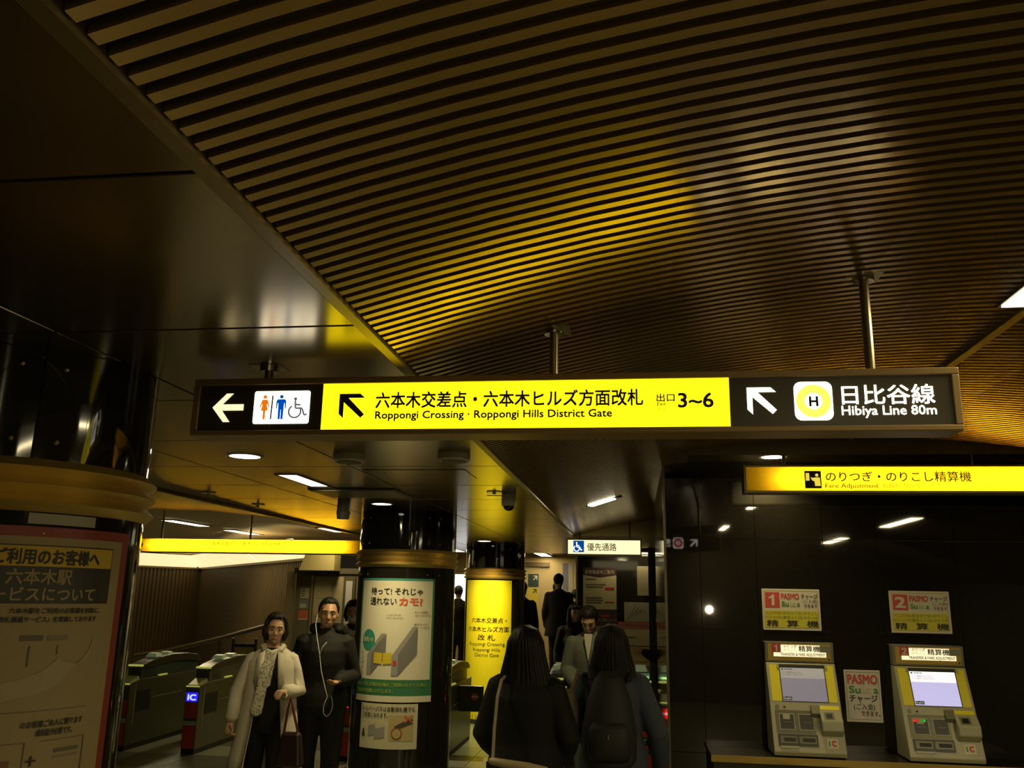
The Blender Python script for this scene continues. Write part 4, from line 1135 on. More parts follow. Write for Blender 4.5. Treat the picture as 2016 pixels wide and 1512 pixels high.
    if flap:
        fp = mk('flap', MB().box(xc + h, xc + h + 0.30, y0 + 0.95, y0 + 0.985, 0.43, 0.72), mat('flap_dark', (0.03, 0.034, 0.022), 0.35), t, bevel=0.015)
        xf = xc + h + 0.20
        mk('no_entry_mark', MB().prism(circ(xf, 0.60, 0.042, 20), y0 + 0.946, y0 + 0.950), mat('mark_red', (0.45, 0.05, 0.03), 0.5), fp)
        mk('mark_bar', MB().box(xf - 0.034, xf + 0.034, y0 + 0.944, y0 + 0.946, 0.592, 0.608), mat('mark_white', (0.5, 0.45, 0.3), 0.5), fp)
    if display:
        ds = mk('display', MB().box(xc - h + 0.01, xc + h - 0.01, y0 + 0.30, y0 + 0.32, 0.80, 0.97), mat('display_green', (0.1, 0.2, 0.1), 0.4, emit=(0.08, 0.16, 0.08), es=0.5), t)
        mk('display_line', MB().box(xc - h + 0.02, xc + h - 0.02, y0 + 0.296, y0 + 0.30, 0.90, 0.94), mat('display_lime', (0.3, 0.6, 0.2), 0.4, emit=(0.55, 1.0, 0.32), es=1.0), ds)
    mk('side_seam', MB().box(xc + h, xc + h + 0.002, y0 + 0.12 * k, y0 + 0.13 * k, 0.25, 0.70), GTOP, t)
    mk('side_seam', MB().box(xc + h, xc + h + 0.002, y0 + 0.5 * k, y0 + 1.2 * k, 0.52, 0.526), GTOP, t)
    mk('slot_panel', MB().box(xc + h, xc + h + 0.003, y0 + 0.16 * k, y0 + 0.45 * k, 0.40, 0.62), BLACK, t)
    return t
gate(-5.735, 'ticket gate half hidden by the near pillar edge')
gate(-4.90, 'ticket gate with a blue card square behind the white coated woman', ic=True)
gate(-3.09, 'ticket gate with a red no entry light beside the middle pillar', noentry=True)
gate(-2.15, 'ticket gate with a dark flap swung out past the middle pillar', flap=True)
gate(-0.86, 'ticket gate between the two women seen from behind')
gate(0.06, 'ticket gate with a green display next to the black wall', noentry=True, display=True, w=0.2)
# black barrier behind the gates
br = thing('barrier', 'black two post barrier with a yellow board behind the gates', 'barrier', (-5.35, 11.85, 0))
for x in (-5.52, -5.19):
    mk('post', MB().cyl((x, 11.85, 0), 0.022, 1.10, n=14), BLACK, br)
    mk('post_cap', MB().ball((x, 11.85, 1.10), 0.026, 0.026, 0.02), BLACK, br)
mk('crossbar', MB().box(-5.52, -5.19, 11.84, 11.86, 1.00, 1.04), BLACK, br)
mk('board', MB().box(-5.49, -5.22, 11.86, 11.87, 0.72, 1.00), mat('board_yellow', (0.5, 0.4, 0.04), 0.5), br)
hr = thing('handrail', 'dark sloping handrail along the ribbed wall', 'handrail', (-6.4, 13.0, 0))
mk('rail', MB().limb([(-7.6, 12.9, 0.75), (-7.17, 13.0, 0.82), (-6.28, 13.0, 1.036), (-5.55, 13.0, 1.24)], [0.035] * 4), mat('rail_bronze', (0.06, 0.04, 0.016), 0.4, 0.4), hr)
for x, z in ((-7.17, 0.82), (-6.28, 1.036), (-5.55, 1.24)):
    mk('post', MB().cyl((x, 13.0, 0), 0.02, z, n=12), mat('rail_bronze'), hr)

# ================================================================== BOOTH, NOTICES AND SIGNS BEYOND THE GATES
bo = thing('service_booth', 'glazed station booth with pasted notices behind the gates', 'booth', (-4.55, 12.9, 0))
mk('wall', MB().box(-4.98, -4.02, 12.62, 13.4, 0.0, 2.02), mat('booth_olive', (0.13, 0.11, 0.06), 0.5), bo)
mk('lintel', MB().box(-5.0, -4.0, 12.58, 13.42, 2.02, 2.10), mat('booth_dark', (0.06, 0.05, 0.025), 0.5), bo)
mk('post', MB().box(-5.09, -5.0, 12.56, 12.66, 0.0, 2.045), mat('booth_steel', (0.40, 0.33, 0.17), 0.35, 0.6), bo)
mk('mullion', MB().box(-4.73, -4.70, 12.585, 12.62, 0.0, 1.99), mat('booth_steel'), bo)
mk('window', MB().box(-4.69, -4.24, 12.60, 12.62, 0.9, 1.98), mat('booth_pane', (0.30, 0.25, 0.14), 0.2), bo)
mk('door_frame', MB().box(-4.24, -4.06, 12.595, 12.62, 0.9, 1.98), mat('booth_dark'), bo)
mk('door_pane', MB().box(-4.20, -4.10, 12.588, 12.596, 1.2, 1.92), mat('booth_pale_pane', (0.42, 0.40, 0.36), 0.3), bo)
mk('hood', MB().hexa([(-4.83, 12.3, 2.06), (-4.30, 12.3, 2.06), (-4.30, 12.58, 2.06), (-4.83, 12.58, 2.06), (-4.74, 12.3, 2.30), (-4.30, 12.3, 2.30), (-4.30, 12.58, 2.30), (-4.74, 12.58, 2.30)]), mat('hood_cream', (0.36, 0.29, 0.11), 0.5), bo)
struct('wall_cream', MB().box(-4.0, -3.5, 13.0, 13.2, 0, 2.487), CREAMWALL, 'cream wall panel between the booth and the middle pillar', 'wall')
def sheet(name, x0, x1, z0, z1, y, m, label, cat='notice', group=None):
    t = thing(name, label, cat, ((x0 + x1) / 2, y, z0), group=group)
    mk('sheet', MB().box(x0, x1, y - 0.003, y, z0, z1), m, t)
    return t
NWH = mat('notice_white', (0.42, 0.38, 0.25), 0.6)
t = sheet('booth_notice', -4.90, -4.765, 1.66, 1.81, 12.618, NWH, 'white text notice highest on the booth wall', group='booth notices')
for k in range(4):
    mk('print_line', MB().box(-4.885, -4.83, 12.6135, 12.615, 1.69 + k * 0.03, 1.705 + k * 0.03), GREYP, t)
t = sheet('booth_notice', -4.91, -4.765, 1.51, 1.645, 12.618, mat('notice_grey_blue', (0.17, 0.17, 0.18), 0.6), 'blue grey notice in the middle of the booth wall', group='booth notices')
mk('print_block', MB().box(-4.895, -4.80, 12.6135, 12.615, 1.525, 1.585), mat('notice_white'), t)
t = sheet('booth_notice', -4.91, -4.755, 1.35, 1.49, 12.618, mat('notice_orange', (0.42, 0.10, 0.04), 0.6), 'orange red notice lowest on the booth wall', group='booth notices')
mk('print_block', MB().box(-4.90, -4.765, 12.6135, 12.615, 1.352, 1.372), mat('notice_white'), t)
t = sheet('route_map', -4.68, -4.42, 1.42, 1.90, 12.598, mat('map_paper', (0.36, 0.30, 0.16), 0.6), 'pale route map pasted inside the booth window', 'map')
mk('map_line', MB().box(-4.64, -4.50, 12.594, 12.595, 1.66, 1.668).box(-4.60, -4.46, 12.594, 12.595, 1.545, 1.553), GREYP, t)
# notices on the black partition
NB = 13.598
PURP = mat('notice_purple', (0.055, 0.022, 0.035), 0.6)
t = sheet('wall_poster', -0.775, -0.268, 1.575, 2.195, NB, mat('poster_cream', (0.48, 0.42, 0.24), 0.6), 'cream transfer notice with a purple header on the black partition', 'poster', 'partition posters')
mk('header', MB().prism([(-0.775, 2.195), (-0.775, 2.085), (-0.52, 2.045), (-0.268, 2.085), (-0.268, 2.195)], NB - 0.005, NB - 0.003), PURP, t)
text(t, '振替輸送のご案内', -0.745, 2.105, 0.062, mat('poster_cream'), y=NB - 0.006, width=0.44)
for k, (z, w_) in enumerate(((2.01, .16), (1.93, .30), (1.895, .26), (1.735, .24), (1.70, .26), (1.665, .23))):
    mk('print_line', MB().box(-0.73, -0.73 + w_, NB - 0.005, NB - 0.003, z, z + 0.018), GREYP, t)
mk('print_block', MB().box(-0.44, -0.30, NB - 0.005, NB - 0.003, 1.86, 1.90), mat('print_red'), t)
mk('print_block', MB().box(-0.44, -0.31, NB - 0.005, NB - 0.003, 1.67, 1.69), mat('print_rust'), t)
t = sheet('wall_poster', -0.775, -0.262, 0.95, 1.57, NB, PURP, 'purple transfer usage notice below the cream one', 'poster', 'partition posters')
text(t, '振替輸送のご利用について', -0.70, 1.40, 0.055, mat('poster_cream'), y=NB - 0.005, width=0.42)
mk('print_block', MB().box(-0.64, -0.53, NB - 0.005, NB - 0.003, 1.465, 1.50), mat('print_leaf_green'), t)
mk('print_block', MB().box(-0.51, -0.38, NB - 0.005, NB - 0.003, 1.465, 1.50), mat('print_red'), t)
mk('lower_area', MB().prism([(-0.76, 0.97), (-0.28, 0.97), (-0.28, 1.36), (-0.52, 1.33), (-0.76, 1.36)], NB - 0.005, NB - 0.003), mat('notice_lilac', (0.25, 0.2, 0.2), 0.6), t)
t = sheet('wall_poster', 0.046, 0.245, 1.79, 2.225, NB, mat('notice_grey_paper', (0.30, 0.27, 0.17), 0.6), 'tall grey timetable sheet high on the black partition', 'poster', 'partition posters')
for k in range(6):
    mk('print_line', MB().box(0.06 + k * 0.03, 0.065 + k * 0.03, NB - 0.0045, NB - 0.003, 1.84, 2.17), mat('print_mid'), t)
t = sheet('wall_map', -0.155, 0.24, 1.405, 1.69, NB, mat('map_grey', (0.34, 0.31, 0.22), 0.6), 'grey line map on the black partition', 'map')
for k in range(5):
    mk('map_line', MB().limb([(-0.13 + k * 0.07, NB - 0.004, 1.43 + 0.03 * k), (-0.05 + k * 0.05, NB - 0.004, 1.52 + 0.02 * k), (0.02 + k * 0.04, NB - 0.004, 1.66 - 0.04 * k)], [0.003] * 3, n=5), mat('print_mid'), t)
t = sheet('wall_poster', -0.255, 0.24, 1.06, 1.40, NB, mat('poster_cream'), 'season ticket notice with a pink header under the map', 'poster', 'partition posters')
mk('header', MB().box(-0.255, 0.24, NB - 0.005, NB - 0.003, 1.305, 1.40), mat('notice_pink', (0.42, 0.14, 0.12), 0.6), t)
text(t, '定期券購入のお客様へ', -0.22, 1.335, 0.046, mat('print_rust'), y=NB - 0.006, width=0.42)
mk('print_line', MB().box(-0.22, 0.02, NB - 0.005, NB - 0.003, 1.17, 1.19), GREYP, t)
t = sheet('wall_poster', -0.255, 0.24, 0.60, 1.05, NB, mat('board_ochre', (0.40, 0.29, 0.12), 0.6), 'plain ochre slatted board lowest on the black partition', 'board', 'partition posters')
for z in (0.70, 0.83, 0.95):
    mk('seam', MB().box(-0.255, 0.24, NB - 0.005, NB - 0.003, z, z + 0.008), mat('print_brown'), t)
# exit boards on the cream wall
t = sheet('exit_board', -2.03, -1.825, 1.915, 2.16, 16.999, mat('exit_dark_green', (0.02, 0.05, 0.035), 0.5), 'dark green exit board with a white arrow on the cream wall', 'sign', 'exit boards')
pp(t, 'arrow', place([(1 - p[0], p[1]) for p in ARROW_NW], -1.93, -1.85, 2.04, 2.13), 16.995, mat('arrow_white', (0.7, 0.66, 0.5), 0.5), 0.002)
t = sheet('exit_board', -2.03, -1.825, 1.50, 1.905, 16.999, mat('exit_yellow', (0.60, 0.46, 0.04), 0.5), 'yellow exit board with a black arrow on the cream wall', 'sign', 'exit boards')
pp(t, 'arrow', place([(1 - p[0], p[1]) for p in ARROW_NW], -1.94, -1.86, 1.79, 1.88), 16.995, INKB, 0.002)
ab = thing('advert_lightbox', 'glowing white advert box glimpsed between the pillars', 'sign', (-3.45, 16.95, 1.42))
mk('case', MB().box(-3.49, -3.12, 16.90, 16.99, 1.42, 2.16), STEEL, ab)
mk('face', MB().box(-3.47, -3.14, 16.895, 16.90, 1.45, 2.13), mat('advert_white', (0.9, 0.9, 1), 0.4, emit=(0.9, 0.92, 1.0), es=1.6), ab)
t = sheet('advert_poster', -1.36, -1.16, 1.72, 2.37, 16.999, mat('advert_grey', (0.16, 0.15, 0.17), 0.5), 'grey advert panel at the end of the passage', 'poster')
mk('white_half', MB().box(-1.25, -1.16, 16.993, 16.996, 1.72, 2.37), mat('notice_white'), t)

# ================================================================== PEOPLE
SKIN = mat('skin', (0.42, 0.25, 0.14), 0.5)
SKIN2 = mat('skin_tan', (0.34, 0.185, 0.085), 0.5)
HAIR = mat('hair_black', (0.007, 0.0055, 0.0035), 0.55, spec=0.25)
HAIRB = mat('hair_dark_brown', (0.020, 0.012, 0.006), 0.55, spec=0.25)
EYEW = mat('eye_white', (0.30, 0.26, 0.20), 0.3)
LIP = mat('lip', (0.30, 0.11, 0.08), 0.45)
COATW = mat('coat_off_white', (0.50, 0.45, 0.33), 0.75, bump=(30, 0.25))
BLK = mat('cloth_black', (0.008, 0.007, 0.005), 0.85, bump=(25, 0.25), spec=0.2)
BLKJ = mat('jacket_black', (0.0085, 0.008, 0.006), 0.75, bump=(18, 0.35), spec=0.2)
DARKG = mat('suit_charcoal', (0.014, 0.012, 0.009), 0.8)
DENIM = mat('denim_blue', (0.032, 0.042, 0.062), 0.8, bump=(40, 0.2))
JEANS = mat('jeans_dark_blue', (0.035, 0.045, 0.06), 0.8)
GREYS = mat('suit_grey_green', (0.11, 0.125, 0.085), 0.75)
BEIGE = mat('beige_leather', (0.33, 0.26, 0.13), 0.5)
SHIRT = mat('shirt_white', (0.55, 0.52, 0.38), 0.7)
SHOE = mat('shoe_dark', (0.02, 0.018, 0.014), 0.4)

def remesh(o, v, it=4):
    r_ = o.modifiers.new('remesh', 'REMESH')
    r_.mode = 'VOXEL'
    r_.voxel_size = v
    r_.use_smooth_shade = True
    s_ = o.modifiers.new('smooth', 'SMOOTH')
    s_.iterations = it
    s_.factor = 0.5

DEF = dict(
    sho=(0.160, 0.0, 1.372), elb=(0.225, 0.02, 1.09), wri=(0.215, -0.05, 0.86),
    hip=(0.085, 0.0, 0.90), kne=(0.09, -0.02, 0.48), ank=(0.09, 0.03, 0.085))

def hand(b, wrist, direction, palm_n, side, curl=0.5, sc=1.0):
    d = Vector(direction).normalized()
    n_ = Vector(palm_n); n_ = (n_ - d * n_.dot(d)).normalized()
    x = d.cross(n_) * side            # towards the thumb side
    w_ = Vector(wrist)
    b.limb([w_ - d * 0.02, w_ + d * 0.035 * sc, w_ + d * 0.085 * sc], [0.026 * sc, 0.036 * sc, 0.036 * sc], n=10, flat=0.5)
    for k, (off, L) in enumerate(((0.027, 0.070), (0.009, 0.078), (-0.009, 0.073), (-0.026, 0.058))):
        p0 = w_ + d * 0.075 * sc + x * off * sc
        a = curl * 0.8
        d1 = (d * math.cos(a) + n_ * math.sin(a)).normalized()
        d2 = (d * math.cos(2.1 * a) + n_ * math.sin(2.1 * a)).normalized()
        d3 = (d * math.cos(3.0 * a) + n_ * math.sin(3.0 * a)).normalized()
        p1 = p0 + d1 * L * 0.45 * sc; p2 = p1 + d2 * L * 0.33 * sc; p3 = p2 + d3 * L * 0.24 * sc
        b.limb([p0, p1, p2, p3], [0.0098 * sc, 0.0092 * sc, 0.0086 * sc, 0.0075 * sc], n=8)
    t0 = w_ + d * 0.03 * sc + x * 0.028 * sc
    t1 = t0 + (d * 0.6 + x * 0.7 + n_ * 0.35).normalized() * 0.040 * sc
    t2 = t1 + (d * 0.85 + x * 0.25 + n_ * 0.45).normalized() * 0.032 * sc
    b.limb([t0, t1, t2], [0.0125 * sc, 0.0105 * sc, 0.0085 * sc], n=8)

def head_into(b, cz, yaw=0.0, pitch=0.0, roll=0.0, jaw=1.0, nose=True):
    i0 = len(b.v)
    b.ball((0, 0.008, cz + 0.022), 0.074, 0.094, 0.088, 18, 14)
    b.loft([(0, -0.045, cz - 0.112, 0.020, 0.020), (0, -0.035, cz - 0.104, 0.038 * jaw, 0.042), (0, -0.026, cz - 0.080, 0.052 * jaw, 0.058), (0, -0.016, cz - 0.045, 0.063 * jaw, 0.070), (0, -0.008, cz, 0.070, 0.084), (0, 0.0, cz + 0.05, 0.068, 0.085)], 18)
    if nose:
        b.limb([(0, -0.086, cz + 0.008), (0, -0.098, cz - 0.018), (0, -0.105, cz - 0.036)], [0.009, 0.0115, 0.0145], n=8)
        b.ball((0.012, -0.092, cz - 0.039), 0.009, 0.010, 0.008, 8, 6)
        b.ball((-0.012, -0.092, cz - 0.039), 0.009, 0.010, 0.008, 8, 6)
        b.limb([(-0.052, -0.072, cz + 0.020), (0, -0.089, cz + 0.024), (0.052, -0.072, cz + 0.020)], [0.011, 0.012, 0.011], n=8)
        b.ball((0.0, -0.084, cz - 0.070), 0.022, 0.012, 0.012, 10, 8)
        b.ball((0.0, -0.075, cz - 0.100), 0.018, 0.014, 0.013, 10, 8)
        for s_ in (-1, 1):
            b.ball((0.044 * s_, -0.066, cz - 0.028), 0.020, 0.018, 0.020, 10, 8)
    for s_ in (-1, 1):
        b.ball((0.076 * s_, 0.012, cz - 0.012), 0.011, 0.020, 0.031, 10, 8)
    b.rot(i0, (0, 0.02, cz - 0.12), (pitch, roll, yaw))

def face_parts(t, cz, e, piv, hair_m, lipm=LIP, s=1.0):
    def part(name, bb, m):
        bb.rot(0, piv, e)
        return mk(name, MB().add([tuple(Vector(v) * s) for v in bb.v], bb.f), m, t, smooth=True, local=True)
    for sgn in (-1, 1):
        ey = part('eye', MB().ball((0.030 * sgn, -0.0815, cz + 0.002), 0.0135, 0.009, 0.0056, 10, 8), EYEW)
        part('iris', MB().ball((0.030 * sgn, -0.0890, cz + 0.002), 0.0062, 0.003, 0.0062, 8, 6), HAIR)
        part('eyebrow', MB().limb([(0.014 * sgn, -0.0955, cz + 0.022), (0.032 * sgn, -0.0915, cz + 0.027), (0.050 * sgn, -0.079, cz + 0.021)], [0.0038, 0.0042, 0.0030], n=6), hair_m)
    part('mouth', MB().limb([(-0.024, -0.087, cz - 0.069), (0, -0.0965, cz - 0.067), (0.024, -0.087, cz - 0.069)], [0.0030, 0.0062, 0.0030], n=8), lipm)

def build_person(name, label, loc, rz, h=1.70, vox=0.011, skin=SKIN, J=None, head=(0, 0, 0), top=BLK, bottom=BLK, top_len=0.86, puff=0.012, hands=True,
                 legs=True, sleeves=True, lean=0.0, curl=(0.5, 0.5), shoes=SHOE, fat=1.0, female=False, group=None, top_name='jacket', palm=None, collar=True):
    s = h / 1.70
    t = thing(name, label, 'person', (*loc, 0), rz, group=group) if len(loc) == 2 else thing(name, label, 'person', loc, rz, group=group)
    j = {}
    for k, v in DEF.items():
        j[k + 'R'] = Vector((v[0], v[1], v[2])); j[k + 'L'] = Vector((-v[0], v[1], v[2]))
    for k, v in (J or {}).items(): j[k] = Vector(v)
    # R is the person's left side in local +x (the figure faces -y)
    wsh = 0.93 if female else 1.0
    for sd in 'RL':
        j['sho' + sd].x *= wsh
    cz = 1.595
    def torso(b, g):
        b.loft([(0, 0.0, 0.80, 0.10 + g, 0.085 + g), (0, 0.0, 0.86, 0.165 * fat + g, 0.108 * fat + g), (0, 0.005, 0.94, 0.170 * fat + g, 0.115 * fat + g), (0, 0, 1.06, 0.140 * fat + g, 0.098 * fat + g),
                (0, -0.006, 1.20, 0.152 * fat * wsh + g, 0.112 * fat + g), (0, -0.004, 1.30, 0.165 * fat * wsh + g, 0.110 * fat + g), (0, 0.004, 1.375, 0.175 * wsh + g, 0.085 + g), (0, 0.012, 1.42, 0.115 * wsh + g, 0.066 + g), (0, 0.014, 1.452, 0.066 + g * 0.4, 0.056 + g * 0.4)], 20)
        if female:
            for sg in (-1, 1):
                b.ball((0.068 * sg, -0.075, 1.235), 0.062 + g, 0.055 + g, 0.060 + g, 12, 10)
    def arm(b, sd, g):
        S, E_, W = j['sho' + sd], j['elb' + sd], j['wri' + sd]
        b.limb([S + Vector((0, 0, 0.0)), S.lerp(E_, 0.35), E_, E_.lerp(W, 0.35), W], [0.056 + g, 0.050 + g, 0.041 + g, 0.041 + g, (0.027 + g) * (1.0)], n=12)
    def leg(b, sd, g, z_end=None):
        H_, K, A_ = j['hip' + sd], j['kne' + sd], j['ank' + sd]
        b.limb([H_, H_.lerp(K, 0.4), K, K.lerp(A_, 0.35), A_], [0.088 + g, 0.078 + g, 0.054 + g, 0.053 + g, 0.036 + g], n=14)
    # body
    b = MB()
    torso(b, 0.0)
    b.limb([(0, 0.016, 1.40), (0, 0.008, 1.47), (0, -0.002, 1.535)], [0.058, 0.053, 0.052], n=12)
    head_into(b, cz, head[0], head[1], head[2], jaw=0.94 if female else 1.04)
    for sd, sg in (('R', 1), ('L', -1)):
        arm(b, sd, 0.0)
        if hands:
            dd = (j['wri' + sd] - j['elb' + sd]).normalized()
            pn_ = (palm or {}).get(sd, (-sg, 0.1, 0))
            # thumb side points forward for a hanging arm
            x_ = dd.cross(Vector(pn_))
            side = 1 if x_.y < 0 else -1
            hand(b, j['wri' + sd], dd, pn_, side, curl[0 if sd == 'R' else 1])
        leg(b, sd, 0.0)
        A_ = j['ank' + sd]
        b.limb([A_ + Vector((0, 0.03, -0.045)), A_ + Vector((0, -0.07, -0.05)), A_ + Vector((0, -0.15, -0.06))], [0.038, 0.036, 0.024], n=10)
    b.v = [tuple(Vector(v) * s) for v in b.v]
    bo_ = mk('body', b, skin, t, smooth=True, local=True)
    remesh(bo_, vox, 3)
    # clothes
    if top:
        c = MB()
        torso(c, puff)
        if sleeves:
            arm(c, 'R', puff); arm(c, 'L', puff)
        if top_len < 0.80:
            c.loft([(0, 0, top_len, 0.20 * fat + puff, 0.15 * fat + puff), (0, 0, 0.86, 0.175 * fat + puff, 0.122 * fat + puff), (0, 0, 1.0, 0.15 * fat + puff, 0.105 * fat + puff)], 20)
        if collar:
            c.loft([(0, 0.012, 1.41, 0.085, 0.075), (0, 0.012, 1.455, 0.074, 0.066), (0, 0.006, 1.475, 0.070, 0.062)], 16)
        c.v = [tuple(Vector(v) * s) for v in c.v]
        co_ = mk(top_name, c, top, t, smooth=True, local=True)
        remesh(co_, vox * 1.1, 3)
    if bottom and legs:
        c = MB()
        c.loft([(0, 0.0, 0.78, 0.13, 0.10), (0, 0.0, 0.86, 0.178 * fat, 0.120 * fat), (0, 0.005, 0.95, 0.178 * fat, 0.123 * fat), (0, 0, 1.02, 0.158 * fat, 0.112 * fat)], 18)
        for sd in 'RL': leg(c, sd, 0.014)
        c.v = [tuple(Vector(v) * s) for v in c.v]
        tr = mk('trousers', c, bottom, t, smooth=True, local=True)
        remesh(tr, vox * 1.1, 3)
    if shoes:
        for sd in 'RL':
            A_ = j['ank' + sd]
            c = MB()
            c.limb([A_ + Vector((0, 0.035, -0.045)), A_ + Vector((0, -0.06, -0.048)), A_ + Vector((0, -0.165, -0.056))], [0.044, 0.044, 0.030], n=12)
            c.limb([A_ + Vector((0, 0.02, 0.0)), A_ + Vector((0, 0.01, -0.04))], [0.045, 0.046], n=12)
            for i, v in enumerate(c.v):
                c.v[i] = (v[0], v[1], max(v[2], 0.0))
            c.v = [tuple(Vector(v) * s) for v in c.v]
            mk('shoe', c, shoes, t, smooth=True, local=True)
    return t, j, s, cz

def scaled(b, s):
    return MB().add([tuple(Vector(v) * s) for v in b.v], b.f)

def short_hair(t, cz, s, m, e, vox=0.009, fringe=True, vol=1.0, bob=0.0, n=110, back=None):
    """Cap of overlapping locks that start at the crown and end at an uneven hairline."""
    rnd = random.Random(int(cz * 1000) + len(bpy.data.objects))
    b = MB()
    c0 = Vector((0, 0.014, cz + 0.026))
    rx, ry, rz = 0.080 * vol, 0.099 * vol, 0.096 * vol
    b.ball((c0.x, c0.y + 0.016, c0.z + 0.010), rx - 0.003, ry - 0.012, rz - 0.006, 16, 12)
    part = 22 if bob else 8
    for k in range(n):
        a = -180 + 360.0 * (k + rnd.random() * 0.8) / n
        f = abs(a)
        if f < 48: end = (58 if fringe is True else 47) + rnd.uniform(-5, 6)
        elif f < 75: end = (58 if fringe is True else 47) + (f - 48) * 1.6 + rnd.uniform(-4, 6)
        elif f < 115: end = 100 + rnd.uniform(-4, 8)
        else: end = 125 + rnd.uniform(-6, 8)
        pts, rad = [], []
        start = rnd.uniform(4, 34)
        sw = rnd.uniform(-7, 7) + (part * math.sin(R(a)) if f < 90 else 0)
        for q in range(6):
            u = q / 5
            ph = R(start + (end - start) * u)
            az = R(a + sw * u)
            lift = 1.0 + rnd.uniform(-0.012, 0.03)
            pts.append(c0 + Vector((rx * lift * math.sin(ph) * math.sin(az), -ry * lift * math.sin(ph) * math.cos(az), rz * lift * math.cos(ph))))
            rad.append(0.0125 * (1.0 - 0.55 * u * u))
        if bob and f > 58:
            p = pts[-1].copy()
            dz = (cz - 0.055 - bob + rnd.uniform(-0.02, 0.02)) - p.z
            inn = -0.10 if f < 115 else 0.0
            pts.append(p + Vector((p.x * 0.10, 0, dz * 0.5)))
            pts.append(p + Vector((p.x * inn, 0.0, dz)))
            rad[-1] = 0.011
            rad += [0.012, 0.005]
        b.limb(pts, rad, n=6)
    b.rot(0, (0, 0.02, cz - 0.12), e)
    return mk('hair', scaled(b, s), m, t, smooth=True, local=True)

# --- woman in the long white coat
HE = (0.02, 0.05, 0.10)
t, j, s, cz = build_person('person', 'person in a long off white coat and patterned scarf walking towards the viewer', (-2.79, 6.70), R(18), 1.575, 0.009, SKIN,
    J=dict(elbL=(-0.265, 0.02, 1.10), wriL=(-0.285, -0.05, 0.87), elbR=(0.235, 0.01, 1.10), wriR=(0.135, -0.235, 1.12), kneR=(0.09, -0.10, 0.49), ankR=(0.09, -0.12, 0.085), kneL=(-0.09, 0.04, 0.48), ankL=(-0.09, 0.20, 0.10)),
    head=(HE[2], HE[0], HE[1]), top=BLK, bottom=BLK, female=True, top_name='black_top', sleeves=False, curl=(0.75, 0.9), palm=dict(R=(-0.2, 0.3, -1), L=(1, 0.2, 0)), puff=0.010, collar=False)
PIV = (0, 0.02, cz - 0.12)
face_parts(t, cz, (HE[0], HE[1], HE[2]), PIV, HAIRB, s=s)
short_hair(t, cz, s, HAIRB, (HE[0], HE[1], HE[2]), 0.008, fringe='high', vol=1.12, bob=0.022)
def cshell(secs, th=0.016, n=26):
    # open fronted garment: (z, cx, cy, rx, ry, half opening in degrees)
    b = MB()
    vs = []
    for (z, cx_, cy_, rx, ry, op) in secs:
        for lay in (0, th):
            for k in range(n + 1):
                a = R(-90 + op + (360 - 2 * op) * k / n)
                vs.append((cx_ + (rx + lay) * math.cos(a), cy_ + (ry + lay) * math.sin(a), z))
    m_ = n + 1
    row = 2 * m_
    fs = []
    for i in range(len(secs) - 1):
        for k in range(n):
            o0, o1 = i * row, (i + 1) * row
            fs.append((o0 + m_ + k, o0 + m_ + k + 1, o1 + m_ + k + 1, o1 + m_ + k))
            fs.append((o0 + k + 1, o0 + k, o1 + k, o1 + k + 1))
        for k in (0, n):
            fs.append((i * row + k, i * row + m_ + k, (i + 1) * row + m_ + k, (i + 1) * row + k))
    for i in (0, len(secs) - 1):
        for k in range(n):
            fs.append((i * row + k, i * row + k + 1, i * row + m_ + k + 1, i * row + m_ + k))
    return b.add(vs, fs)
c = cshell([(0.42, 0.0, 0.03, 0.300, 0.235, 34), (0.60, 0, 0.02, 0.270, 0.205, 32), (0.80, 0, 0.01, 0.235, 0.165, 30), (0.95, 0, 0.005, 0.215, 0.145, 28), (1.10, 0, 0, 0.195, 0.130, 26), (1.25, 0, 0, 0.190, 0.130, 27), (1.34, 0, 0.004, 0.188, 0.118, 28), (1.40, 0, 0.012, 0.150, 0.092, 32), (1.44, 0, 0.016, 0.092, 0.074, 40), (1.475, 0, 0.02, 0.078, 0.072, 50)])
for sd in 'RL':
    S, E_, W = j['sho' + sd], j['elb' + sd], j['wri' + sd]
    c.limb([S + Vector((0, 0, -0.005)), S.lerp(E_, 0.4), E_, E_.lerp(W, 0.45), E_.lerp(W, 0.88)], [0.062, 0.064, 0.060, 0.057, 0.056], n=16)
for sg in (-1, 1):     # lapels
    c.prism([(0.050 * sg, 1.43), (0.105 * sg, 1.40), (0.125 * sg, 1.22), (0.095 * sg, 1.10), (0.075 * sg, 1.10)][::sg], -0.140, -0.122)
mk('coat', scaled(c, s), COATW, t, smooth=True, local=True, bevel=0.0)
SCARF = mat('scarf_pattern', (0.30, 0.27, 0.20), 0.8)
nt = SCARF.node_tree
vz_ = nt.nodes.new('ShaderNodeTexVoronoi'); vz_.inputs['Scale'].default_value = 26
rp = nt.nodes.new('ShaderNodeValToRGB')
rp.color_ramp.elements[0].position = 0.22; rp.color_ramp.elements[0].color = (0.03, 0.025, 0.02, 1)
rp.color_ramp.elements[1].position = 0.46; rp.color_ramp.elements[1].color = (0.55, 0.50, 0.36, 1)
nt.links.new(vz_.outputs['Distance'], rp.inputs[0]); nt.links.new(rp.outputs[0], nt.nodes['Principled BSDF'].inputs['Base Color'])
c = MB()
c.limb([(-0.05, 0.05, 1.46), (-0.085, -0.01, 1.455), (-0.06, -0.075, 1.43), (0.0, -0.105, 1.405), (0.06, -0.075, 1.43), (0.085, -0.01, 1.455), (0.05, 0.05, 1.46)], [0.026] * 7, n=12)
c.limb([(-0.02, -0.110, 1.41), (-0.045, -0.150, 1.27), (-0.060, -0.150, 1.10), (-0.085, -0.145, 0.95)], [0.030, 0.042, 0.046, 0.050], n=12, flat=0.35)
